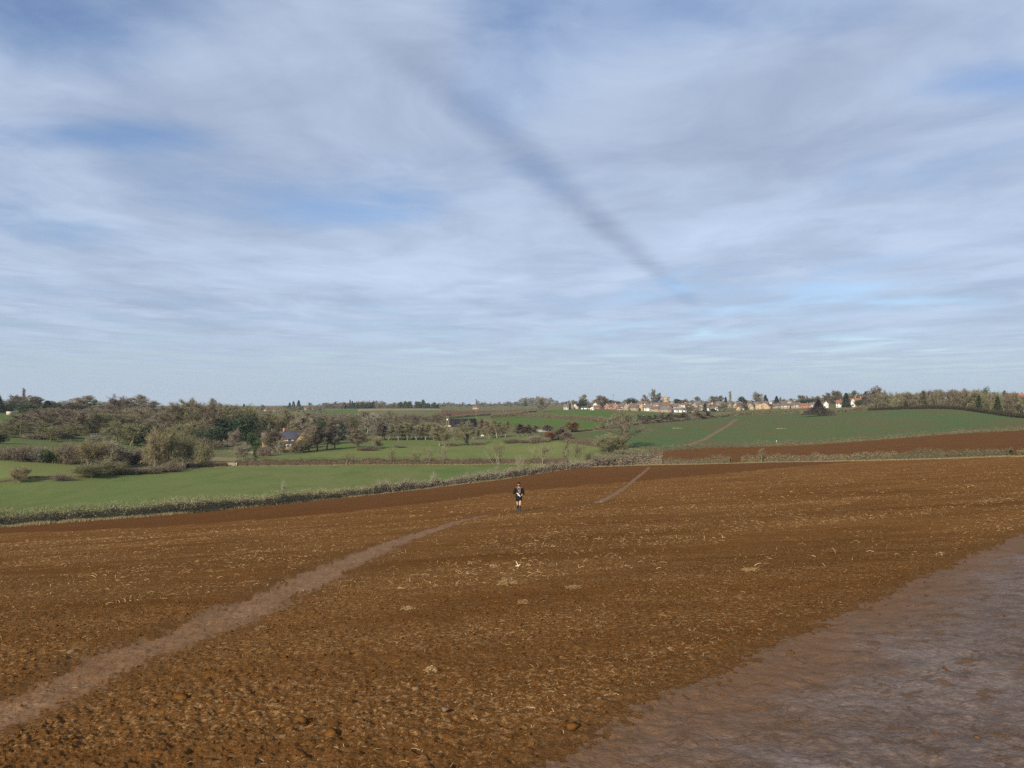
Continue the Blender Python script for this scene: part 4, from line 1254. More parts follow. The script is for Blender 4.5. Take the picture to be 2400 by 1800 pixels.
# ------------------------------------------------------------------ woods read as one mass
def wood_mass(name, spots, mats_n, label, mat, detail=260, kind='round'):
    """spots: (px, Y, top, width px)"""
    Vs = []; Fs = []; n0 = 0
    bases = []
    for i in range(5):
        if kind == 'cone':
            it = fit(leafy(3000 + i, 14, 6, 'cone', detail + 150, 1.9, 0.3), 14, 6)
        else:
            if detail > 300:
                it = fit(bare_tree(2000 + i, 14, 9, 0.15, 7, 0.7, 0.0, 9, 0.25, twig_l=2.0, lead=0.85, sub=3, twig_w=0.15), 14, 9)
            else:       # too far away for limbs to show: a trunk and its twig cloud
                (wv, wf), (cv, cf_) = bare_tree(2000 + i, 14, 9, 0.15, 7, 0.7, 0.0, 5, 0.25, twig_l=2.2, lead=0.85, sub=2, twig_w=0.5)
                it = fit(((wv[:72], wf[:72]), (cv, cf_)), 14, 9)
        V = np.concatenate([it[0][0], it[1][0]]); Fc = np.concatenate([it[0][1], it[1][1] + len(it[0][0])])
        bases.append((V, Fc))
    sp = np.array(spots, float)
    xs = U(sp[:, 0]) * sp[:, 1]; zs = gz(xs, sp[:, 1])
    for (px, Y, top, w), x, z0 in zip(spots, xs, zs):
        V, Fc = bases[rng.integers(5)]
        h = max(CZ + Y * (HY - top) / F - z0, 3.0); ww = w * Y / F
        a = rng.random() * 6.28; cs, sn = math.cos(a), math.sin(a)
        s = np.array([ww / (6 if kind == 'cone' else 9), ww / (6 if kind == 'cone' else 9), h / 14])
        q = V * s
        q = np.c_[q[:, 0] * cs - q[:, 1] * sn + x, q[:, 0] * sn + q[:, 1] * cs + Y, q[:, 2] + z0]
        Vs.append(q); Fs.append(Fc + n0); n0 += len(q)
    o = link(name, mesh_np(name, np.concatenate(Vs), np.concatenate(Fs)), mat)
    return tag(o, label, 'wood', None, 'stuff')


def spots(px0, px1, n, yfun, topfun, w, dw=0.3):
    out = []
    for i in range(n):
        px = px0 + (px1 - px0) * rng.random()
        out.append((px, yfun(px) , topfun(px) + rng.normal() * 2.0, w * (1 + dw * rng.normal())))
    return out


yw = lambda px: float(np.interp(px, [2036, 2160, 2307, 2400, 2700], [640, 580, 500, 450, 370])) + 6 + 130 * rng.random() ** 1.4
wood_mass('mixed_wood', spots(2045, 2480, 120, yw, lambda p: np.interp(p, [2045, 2120, 2200, 2280, 2400, 2480], [918, 918, 914, 913, 924, 926]) + 10 * rng.random(), 24), 3,
          'brown leafless wood along the top of the field on the right', T_BROWN, 520)
wood_mass('mixed_wood', spots(2050, 2480, 60, yw, lambda p: np.interp(p, [2045, 2120, 2200, 2280, 2400, 2480], [922, 922, 916, 916, 928, 930]) + 14 * rng.random(), 22), 3,
          'paler olive trees mixed through the brown wood on the right', T_OLIVE, 520)
wood_mass('copse', spots(800, 1055, 70, lambda p: 560 + 330 * rng.random(), lambda p: 968 + 16 * rng.random(), 26), 3, 'brown copse between the far green field and the barn', T_BROWN, 420)
wood_mass('copse', spots(780, 900, 24, lambda p: 560 + 250 * rng.random(), lambda p: 968 + 14 * rng.random(), 26), 3, 'grey trees at the left end of the valley copse', T_GREY, 420)
wood_mass('far_wood', spots(745, 800, 30, lambda p: 1650 + 150 * rng.random(), lambda p: 944 + 5 * rng.random(), 13), 2, 'grey far wood left of the pine wood on the horizon', T_GREY, 200)
wood_mass('far_wood', spots(795, 935, 80, lambda p: 1600 + 200 * rng.random(), lambda p: np.interp(p, [795, 870, 935], [945, 939, 945]) + 5 * rng.random(), 12), 2, 'brown far wood on the middle horizon', T_BROWN, 200)
wood_mass('pine_wood', spots(930, 1030, 46, lambda p: 1600 + 120 * rng.random(), lambda p: np.interp(p, [930, 960, 1030], [941, 941, 946]) + 4 * rng.random(), 9), 2, 'dark pine wood on the middle horizon', L_YEW, 200, 'cone')
wood_mass('pine_wood', spots(800, 895, 18, lambda p: 1580 + 100 * rng.random(), lambda p: 941 + 5 * rng.random(), 9), 2, 'scattered dark pines in front of the far brown wood', L_YEW, 200, 'cone')
wood_mass('far_wood', spots(1020, 1290, 150, lambda p: 1900 + 900 * rng.random(), lambda p: 943 + 8 * rng.random(), 10), 2, 'pale grey belt of far trees left of the village', T_GREY, 160)
wood_mass('far_wood', spots(1205, 1300, 70, lambda p: 2700 + 300 * rng.random(), lambda p: np.interp(p, [1205, 1225, 1280, 1310], [942, 933, 931, 938]) + 3 * rng.random(), 9), 2, 'wooded hump on the horizon left of the village', T_GREY, 160)
wood_mass('far_wood', spots(1300, 2060, 190, lambda p: 1350 + 350 * rng.random(), lambda p: np.interp(p, [1300, 1450, 1700, 1800, 1900, 2060], [938, 938, 937, 935, 930, 920]) + 6 * rng.random(), 13), 2, 'brown tree line behind the village roofs', T_BROWN, 160)
wood_mass('far_wood', spots(400, 760, 150, lambda p: 1000 + 1100 * rng.random(), lambda p: np.interp(p, [400, 480, 600, 760], [958, 955, 955, 950]) + 6 * rng.random(), 13), 2, 'grey-brown tree belts below the left horizon', T_GREY, 160)
wood_mass('far_wood', spots(-200, 400, 90, lambda p: 800 + 400 * rng.random(), lambda p: np.interp(p, [-200, 0, 150, 300, 400], [934, 938, 942, 940, 954]) + 9 * rng.random(), 26), 2, 'trees behind the left skyline', T_GREY, 200)
wood_mass('hillside_wood', spots(60, 400, 84, lambda p: 500 + 160 * rng.random(), lambda p: 958 + 16 * rng.random(), 44), 3, 'brown thicket filling the gaps between the hillside trees', T_BROWN, 420)
wood_mass('hillside_wood', spots(10, 345, 50, lambda p: 370 + 100 * rng.random(), lambda p: 986 + 22 * rng.random(), 46), 3, 'olive thicket low on the left hillside', T_OLIVE, 420)
wood_mass('hillside_wood', spots(390, 590, 64, lambda p: 470 + 160 * rng.random(), lambda p: 950 + 20 * rng.random(), 40), 3, 'olive thicket filling the gaps left of the farmhouse', T_OLIVE, 420)
wood_mass('hillside_wood', spots(600, 830, 60, lambda p: 480 + 260 * rng.random(), lambda p: 972 + 16 * rng.random(), 34), 3, 'reddish thicket behind the farmhouse', T_RED, 420)


# ------------------------------------------------------------------ hedges
def hedge(pts, h, w, label, mats, dens=34, leaf=0.22, seed=0, gaps=(), name='hedge', top_noise=0.25, group='field hedges'):
    """pts: (photo column, distance) along the hedge; built as stems, twigs and leaf sprays"""
    g_ = np.random.default_rng(seed)
    P = np.array([(U(a) * b, b) for a, b in pts])
    seg = np.hypot(*np.diff(P, axis=0).T); cum = np.r_[0, np.cumsum(seg)]
    L = cum[-1]
    n = int(L * h * w * dens)
    s = g_.random(n) * L
    cx = np.interp(s, cum, P[:, 0]); cy = np.interp(s, cum, P[:, 1])
    k = np.clip(np.searchsorted(cum, s) - 1, 0, len(seg) - 1)
    tx = (P[k + 1, 0] - P[k, 0]) / seg[k]; ty = (P[k + 1, 1] - P[k, 1]) / seg[k]
    hh = h * (1 + top_noise * vnoise(s / 1.6, s * 0 + seed, 5) + top_noise * 0.8 * vnoise(s / 7.0, s * 0 + seed, 6))
    ww = w * (1 + 0.3 * vnoise(s / 2.3, s * 0 + seed, 7))
    # outer shell more than the inside
    a = g_.random(n) * math.pi
    q = g_.random(n) ** 0.4
    o = np.cos(a) * ww / 2 * q
    z = np.where(g_.random(n) < 0.35, g_.random(n), np.sin(a) ** 0.6 * q) * hh
    x = cx - ty * o + g_.normal(size=n) * 0.06; y = cy + tx * o + g_.normal(size=n) * 0.06
    zz = gz(x, y) + np.maximum(z, 0.0)
    P0 = np.c_[x, y, zz - 0.05]
    D = np.c_[g_.normal(size=n) * 0.7, g_.normal(size=n) * 0.7, 0.55 + g_.normal(size=n) * 0.5]
    D /= np.linalg.norm(D, axis=1)[:, None]
    lf = leaf * (0.6 + 1.0 * g_.random(n))
    up = z > 0.75 * hh
    V, Fc = slivers(P0, D, np.where(up, lf * 1.6, lf), np.where(up, lf * 0.16, lf * 0.5), g_)
    root = empty(name, (0, 0, 0))
    mid = P[len(P) // 2]
    root.location = (mid[0], mid[1], float(gz(mid[0], mid[1])))
    off = np.array(root.location)
    # dark woody heart
    ns = max(6, int(L / 1.2))
    sc_ = np.linspace(0, L, ns)
    hx = np.interp(sc_, cum, P[:, 0]); hy = np.interp(sc_, cum, P[:, 1]); kk = np.clip(np.searchsorted(cum, sc_) - 1, 0, len(seg) - 1)
    ux = (P[kk + 1, 0] - P[kk, 0]) / seg[kk]; uy = (P[kk + 1, 1] - P[kk, 1]) / seg[kk]
    rings = []
    hz_ = h * (0.66 + 0.22 * vnoise(sc_ / 1.6, sc_ * 0 + seed, 5))
    for dx_, dz_ in ((-0.30, -0.1), (-0.30, 0.75), (0, 1.0), (0.30, 0.75), (0.30, -0.1)):
        bx = hx - uy * w * dx_; by = hy + ux * w * dx_
        rings.append(np.c_[bx, by, gz(bx, by) + np.where(dz_ < 0, -0.1, dz_ * hz_)])
    Hv = np.stack(rings, 1).reshape(-1, 3); i = np.arange(ns - 1)[:, None] * 5 + np.arange(4)[None]
    Hf = np.stack([i, i + 1, i + 6, i + 5], -1).reshape(-1, 4)
    link('stems', mesh_np('hedge_stems', Hv - off, Hf), mats[1], root)
    link('twigs', mesh_np('hedge_twigs', V - off, Fc), mats[0], root)
    tag(root, label, 'hedge', group)
    return root


def hedge_mats(nm, cols, heart):
    return foliage(nm, cols, 0.9, 0.16), simple(nm + '_wood', heart, tuple(c * 0.6 for c in heart), 1.5, 0.95, 0.05)


HM_NEAR = hedge_mats('near_hedge_leaf', [(0.095, 0.083, 0.050), (0.176, 0.159, 0.091), (0.237, 0.222, 0.114), (0.304, 0.253, 0.163)], (0.178, 0.153, 0.090))
HM_SCRUB = hedge_mats('scrub_leaf', [(0.105, 0.084, 0.059), (0.200, 0.165, 0.114), (0.303, 0.260, 0.183)], (0.146, 0.117, 0.082))
HM_RIGHT = hedge_mats('right_hedge_leaf', [(0.115, 0.101, 0.054), (0.203, 0.173, 0.095), (0.284, 0.240, 0.142)], (0.101, 0.081, 0.049))
HM_BROWN = hedge_mats('brown_hedge_leaf', [(0.088, 0.064, 0.046), (0.155, 0.117, 0.077), (0.202, 0.162, 0.102)], (0.101, 0.076, 0.049))
HM_DARK = hedge_mats('dark_hedge_leaf', [(0.029, 0.026, 0.016), (0.052, 0.047, 0.026), (0.081, 0.068, 0.039)], (0.029, 0.023, 0.016))
HM_EVER = hedge_mats('evergreen_hedge_leaf', [(0.022, 0.034, 0.017), (0.045, 0.062, 0.028), (0.077, 0.095, 0.042)], (0.028, 0.035, 0.020))
HM_FAR = hedge_mats('far_hedge_leaf', [(0.110, 0.098, 0.054), (0.173, 0.151, 0.085), (0.087, 0.095, 0.044), (0.221, 0.192, 0.118)], (0.108, 0.094, 0.055))

h1pts = lambda a, b, n, d: [(p, float(yH1(p)) + d) for p in np.linspace(a, b, n)]
hedge(h1pts(-300, 880, 14, 1.8), 2.45, 2.2, 'long dark olive hedge below the green meadow, left half', HM_NEAR, 56, 0.21, 1, top_noise=0.16)
hedge(h1pts(880, 1395, 8, 1.6), 2.6, 2.4, 'brown-grey hedge climbing from the meadow to the big scrub', HM_SCRUB, 30, 0.27, 2)
hedge([(1395, 256), (1430, 262), (1480, 266), (1520, 267), (1552, 266)], 3.6, 6.0, 'tall tangled bramble scrub beside the gap where the footpath leaves', HM_SCRUB, 13, 0.42, 3, top_noise=0.35, name='bramble_thicket')
hedge(h1pts(1556, 1712, 5, 1.8), 2.3, 1.8, 'straw-coloured hedge between the scrub and the gap in the right hedge', HM_RIGHT, 34, 0.25, 4)
hedge(h1pts(1738, 2100, 7, 1.8), 2.3, 1.8, 'pale hedge behind the yellowish sapling', HM_RIGHT, 34, 0.25, 5)
hedge(h1pts(2100, 2370, 6, 1.8), 2.2, 1.9, 'darker patchy hedge near the right edge', HM_FAR, 36, 0.25, 6)
hedge(h1pts(2388, 2750, 6, 1.8), 1.8, 1.8, 'hedge end cut by the right edge of the picture', HM_RIGHT, 34, 0.25, 7)
h2p = lambda a, b, n: [(p, float(yH2(p)) + 1.0) for p in np.linspace(a, b, n)]
hedge(h2p(1500, 1960, 9), 2.1, 2.0, 'patchy hedge between brown strip and dark green crop, left half', HM_FAR, 22, 0.32, 8, top_noise=0.35)
hedge(h2p(1960, 2750, 10), 1.8, 1.8, 'patchy hedge between brown strip and dark green crop, right half', HM_FAR, 24, 0.3, 9, top_noise=0.4)
s_p = lambda a, b, n, d=1.5: [(p, float(yS(p)) + d) for p in np.linspace(a, b, n)]
hedge(s_p(575, 960, 8), 3.0, 2.2, 'dark brown flailed hedge across the valley, left half', HM_BROWN, 26, 0.28, 10, top_noise=0.12)
hedge(s_p(960, 1330, 8), 2.8, 2.4, 'dark brown flailed hedge across the valley, right half', HM_BROWN, 26, 0.28, 11, top_noise=0.22)
hedge(s_p(440, 532, 4), 2.3, 2.6, 'short brown hedge left of the whitish field gate', HM_BROWN, 26, 0.28, 12)
hedge(s_p(552, 580, 3), 2.6, 2.6, 'brown bushy hedge end right of the whitish field gate', HM_BROWN, 26, 0.28, 13)
hedge(s_p(-200, 130, 7, 0.5), 0.7, 1.2, 'low dark ditch bank along the far side of the meadow', HM_BROWN, 40, 0.22, 14, name='ditch_bank')
hedge([(1322, 396), (1350, 388), (1380, 374), (1402, 362)], 2.6, 2.5, 'purple-brown hedge below the left corner of the dark crop', HM_BROWN, 16, 0.36, 15)
hedge([(1150, 803), (1205, 813), (1292, 793), (1385, 744), (1428, 694)], 4.0, 4.0, 'dark hedge between the two bright green fields', HM_BROWN, 5, 0.7, 16)
hedge([(1060, 880), (1150, 960), (1205, 900), (1260, 985)], 3.0, 3.0, 'hedge below the distant reddish field', HM_FAR, 6, 0.6, 17)
hedge([(795, 470), (830, 472), (868, 474)], 3.2, 4.0, 'dark evergreen hedge block right of the farmhouse trees', HM_EVER, 14, 0.4, 18)
hedge([(1150, 615), (1215, 605), (1290, 560)], 1.6, 2.0, 'low dark hedge below the bright green field', HM_BROWN, 10, 0.4, 19)
hedge([(1340, 500), (1380, 530), (1430, 560)], 1.8, 2.4, 'rough hedge bank leading to the copper tree', HM_FAR, 10, 0.4, 20)
tp = lambda a, b, n, d, tab=T_: [(p, float(np.interp(p, [t[0] for t in tab], [t[2] for t in tab])) + d) for p in np.linspace(a, b, n)]
hedge(tp(1660, 2040, 9, 8), 3.2, 5.0, 'belt of young brown planting between crop field and village', HM_FAR, 5, 0.75, 21, name='young_planting')
hedge(tp(1425, 1660, 7, 7), 2.2, 5.0, 'brown undergrowth of the young belt above the crop field', HM_BROWN, 7, 0.6, 22, name='undergrowth')
hedge(tp(2036, 2480, 10, 3), 3.0, 3.0, 'long very dark hedge at the foot of the brown wood', HM_DARK, 12, 0.45, 23, top_noise=0.1)
hedge([(1258, 968), (1313, 968), (1357, 963), (1422, 958), (1487, 948), (1560, 938)], 1.5, 2.5, 'low garden hedge between bright field and houses', HM_FAR, 6, 0.6, 24)
hedge([(640, 1115), (740, 1110), (835, 1105)], 3.0, 4.0, 'dark far hedge below the far green field', HM_BROWN, 4, 0.8, 25)

# dead grass standing at the foot of the hedges
g_ = np.random.default_rng(55)


def grass_line(ptsfun, a, b, n, hgt, spread, label, mat, name='dead_grass'):
    px = a + (b - a) * g_.random(n)
    Y = ptsfun(px) + g_.normal(size=n) * spread
    x = U(px) * Y
    P0 = np.c_[x, Y, gz(x, Y)]
    D = np.c_[g_.normal(size=n) * 0.35, g_.normal(size=n) * 0.35, np.ones(n)]
    D /= np.linalg.norm(D, axis=1)[:, None]
    cl_ = 0.55 + 0.6 * (vnoise(x * 0.6, Y * 0.6, 91) * 0.5 + 0.5)
    V, Fc = slivers(P0, D, hgt * (0.4 + 0.8 * g_.random(n)) * cl_, 0.05, g_)
    tag(link(name, mesh_np(name, V, Fc), mat), label, 'grass', None, 'stuff')


grass_line(lambda p: yH1(p) + 0.1, -300, 1560, 26000, 0.55, 0.45, 'pale dead grass along the foot of the near hedge', M_DRY)
grass_line(lambda p: yH1(p) + 0.3, 1540, 2750, 16000, 0.45, 0.5, 'pale dead grass along the foot of the right hedge', M_DRY)
grass_line(lambda p: yS(p) - 0.4, 440, 1320, 8000, 0.5, 0.4, 'pale grass fringe in front of the dark valley hedge', M_DRY)
wood_mass('garden_bushes', spots(1320, 1640, 60, lambda p: 962 + 200 * rng.random(), lambda p: 946 + 12 * rng.random(), 9), 2, 'brown garden trees and shrubs between the left village houses', T_BROWN, 200)
wood_mass('garden_bushes', spots(1600, 1960, 64, lambda p: 935 + 220 * rng.random(), lambda p: 943 + 12 * rng.random(), 9), 2, 'grey garden trees and shrubs between the right village houses', T_RED, 200)
# ------------------------------------------------------------------ buildings
def wallmat(nm, c1, c2, scale=1.2, bump=0.3):
    return simple(nm, c1, c2, scale, 0.9, 0.15, 5.0, bump)


W_OCHRE = wallmat('ochre_stone', (0.42, 0.305, 0.17), (0.34, 0.245, 0.135))
W_HOUSE = wallmat('honey_stone', (0.34, 0.215, 0.085), (0.26, 0.165, 0.06))
W_CREAM = wallmat('cream_render', (0.50, 0.44, 0.33), (0.42, 0.37, 0.27))
W_WHITE = wallmat('white_render', (0.68, 0.67, 0.63), (0.58, 0.57, 0.54))
W_BEIGE = wallmat('beige_brick', (0.30, 0.24, 0.165), (0.23, 0.18, 0.12))
W_RED = wallmat('red_brick', (0.33, 0.135, 0.085), (0.25, 0.10, 0.065))
W_BLACK = wallmat('black_boards', (0.020, 0.018, 0.022), (0.030, 0.026, 0.030))
R_BROWN = wallmat('brown_tiles', (0.105, 0.078, 0.060), (0.135, 0.100, 0.078), 2.0)
R_GREY = wallmat('grey_tiles', (0.105, 0.100, 0.100), (0.145, 0.135, 0.130), 2.0)
R_SLATE = simple('blue_slate', (0.030, 0.033, 0.050), (0.045, 0.046, 0.064), 3.0, 0.7, 0.2, 5.0, 0.2)
R_RED = wallmat('red_tiles', (0.21, 0.105, 0.072), (0.165, 0.085, 0.060), 2.0)
R_BLACK = simple('black_sheet_roof', (0.012, 0.012, 0.018), (0.018, 0.017, 0.024), 1.0, 0.9, 0.08)
M_GLASS = simple('window_glass', (0.03, 0.035, 0.045), (0.05, 0.055, 0.065), 1.0, 0.15, 0.6)
M_FRAME = simple('white_paint', (0.78, 0.78, 0.75), (0.70, 0.70, 0.67), 3.0, 0.6, 0.3)
M_WOOD = simple('weathered_wood', (0.22, 0.185, 0.14), (0.15, 0.125, 0.095), 6.0, 0.9, 0.15)
M_POLE = simple('pole_wood', (0.30, 0.255, 0.19), (0.22, 0.185, 0.14), 4.0, 0.9, 0.15)
M_BRICK = wallmat('chimney_brick', (0.42, 0.20, 0.14), (0.32, 0.15, 0.105), 4.0)


def box_mesh(name, c, s, rz=0):
    b = Buf(); b.box(c, s, rz)
    return b.mesh(name)


def gable_wall(L, D, e, r):
    """closed walls of a gabled block, ridge along x"""
    x, y = L / 2, D / 2
    V = [(-x, -y, -0.6), (x, -y, -0.6), (x, y, -0.6), (-x, y, -0.6), (-x, -y, e), (x, -y, e), (x, y, e), (-x, y, e), (-x, 0, r), (x, 0, r)]
    Fc = [(0, 1, 5), (0, 5, 4), (2, 3, 7), (2, 7, 6), (3, 0, 4), (3, 4, 7), (4, 8, 7), (1, 2, 6), (1, 6, 5), (5, 6, 9), (4, 5, 9), (4, 9, 8), (6, 7, 8), (6, 8, 9)]
    b = Buf(); b.add(V, Fc)
    return b


def gable_roof(L, D, e, r, over=0.35, th=0.16):
    x, y = L / 2 + over, D / 2 + over
    sl = (r - e) / (D / 2); ze = e - over * sl + 0.03; zr = r + 0.03
    b = Buf()
    for s in (-1, 1):
        V = [(-x, s * y, ze), (x, s * y, ze), (x, 0, zr), (-x, 0, zr), (-x, s * y, ze + th), (x, s * y, ze + th), (x, 0, zr + th), (-x, 0, zr + th)]
        b.add(V, [(0, 2, 1), (0, 3, 2), (4, 5, 6), (4, 6, 7), (0, 1, 5), (0, 5, 4), (1, 2, 6), (1, 6, 5), (3, 0, 4), (3, 4, 7)])
    return b


def add_window(root, c, w, h, face, frame=True):
    """face: unit normal in the house's own axes"""
    fx, fy = face
    s = (w, 0.10, h) if abs(fy) > 0.5 else (0.10, w, h)
    sf = (w + 0.35, 0.10, h + 0.35) if abs(fy) > 0.5 else (0.10, w + 0.35, h + 0.35)
    o = link('window', box_mesh('window', (c[0] + fx * 0.06, c[1] + fy * 0.06, c[2]), s), M_GLASS, root)
    if frame:
        link('frame', box_mesh('window_frame', (c[0] + fx * 0.02, c[1] + fy * 0.02, c[2]), sf), M_FRAME, o)
    return o


def house(px, Y, wpx, ridge_py, front, wall, roof, label, turn=0.0, chimney=True, upper=None, barge=False, hgt=None, depth=7.0, eave_f=0.56, name='house', group='village houses'):
    x = float(U(px)) * Y
    z0 = gz(x, Y)
    r = CZ + Y * (HY - ridge_py) / F - z0
    r = min(max(r, 4.2), 11.0) if hgt is None else hgt
    L = max(wpx * Y / F, 5.0)
    rz = -math.atan2(x, Y) + R(turn)
    root = empty(name, (x, Y, z0), rz)
    e = r * eave_f
    if front == 'gable':          # gable end towards the camera, ridge running away
        Lx, Dy = depth + 2, L
        root.rotation_euler[2] += R(90)
    else:
        Lx, Dy = L, depth
    link('wall', gable_wall(Lx, Dy, e, r).mesh('house_wall'), wall, root)
    ro = link('roof', gable_roof(Lx, Dy, e, r).mesh('house_roof'), roof, root)
    if chimney:
        link('chimney', box_mesh('chimney', (Lx * 0.28, 0, r + 0.35), (0.9, 0.7, 1.5)), M_BRICK, ro)
    if upper is not None:         # a pale boarded band below the eaves
        link('cladding', box_mesh('cladding', (0, -Dy / 2 - 0.06, e - 0.75), (Lx * 0.96, 0.12, 1.45)) if front != 'gable'
             else box_mesh('cladding', (-Lx / 2 - 0.06, 0, e - 0.6), (0.12, Dy * 0.9, 1.3)), upper, root)
    if barge:
        b = Buf()
        for s in (-1, 1):
            b.tube((-Lx / 2 - 0.42, s * (Dy / 2 + 0.3), e - 0.2), (-Lx / 2 - 0.42, 0, r + 0.05), 0.17, 0.17, 4)
        link('bargeboard', b.mesh('bargeboard'), M_FRAME, ro)
    if front == 'gable':
        add_window(root, (-Lx / 2, -Dy * 0.18, e * 0.82), 1.1, 1.1, (-1, 0))
        add_window(root, (-Lx / 2, Dy * 0.2, e * 0.35), 1.3, 1.2, (-1, 0))
    else:
        n = max(2, int(L / 4.5))
        for i in range(n):
            cx = (i + 0.5) / n * Lx - Lx / 2
            add_window(root, (cx, -Dy / 2 - (0.06 if upper is not None else 0), e - 0.95), 1.2, 1.0, (0, -1))
            if i % 2 == 0:
                add_window(root, (cx, -Dy / 2, e * 0.3), 1.4, 1.1, (0, -1))
    tag(root, label, 'house', group)
    return root


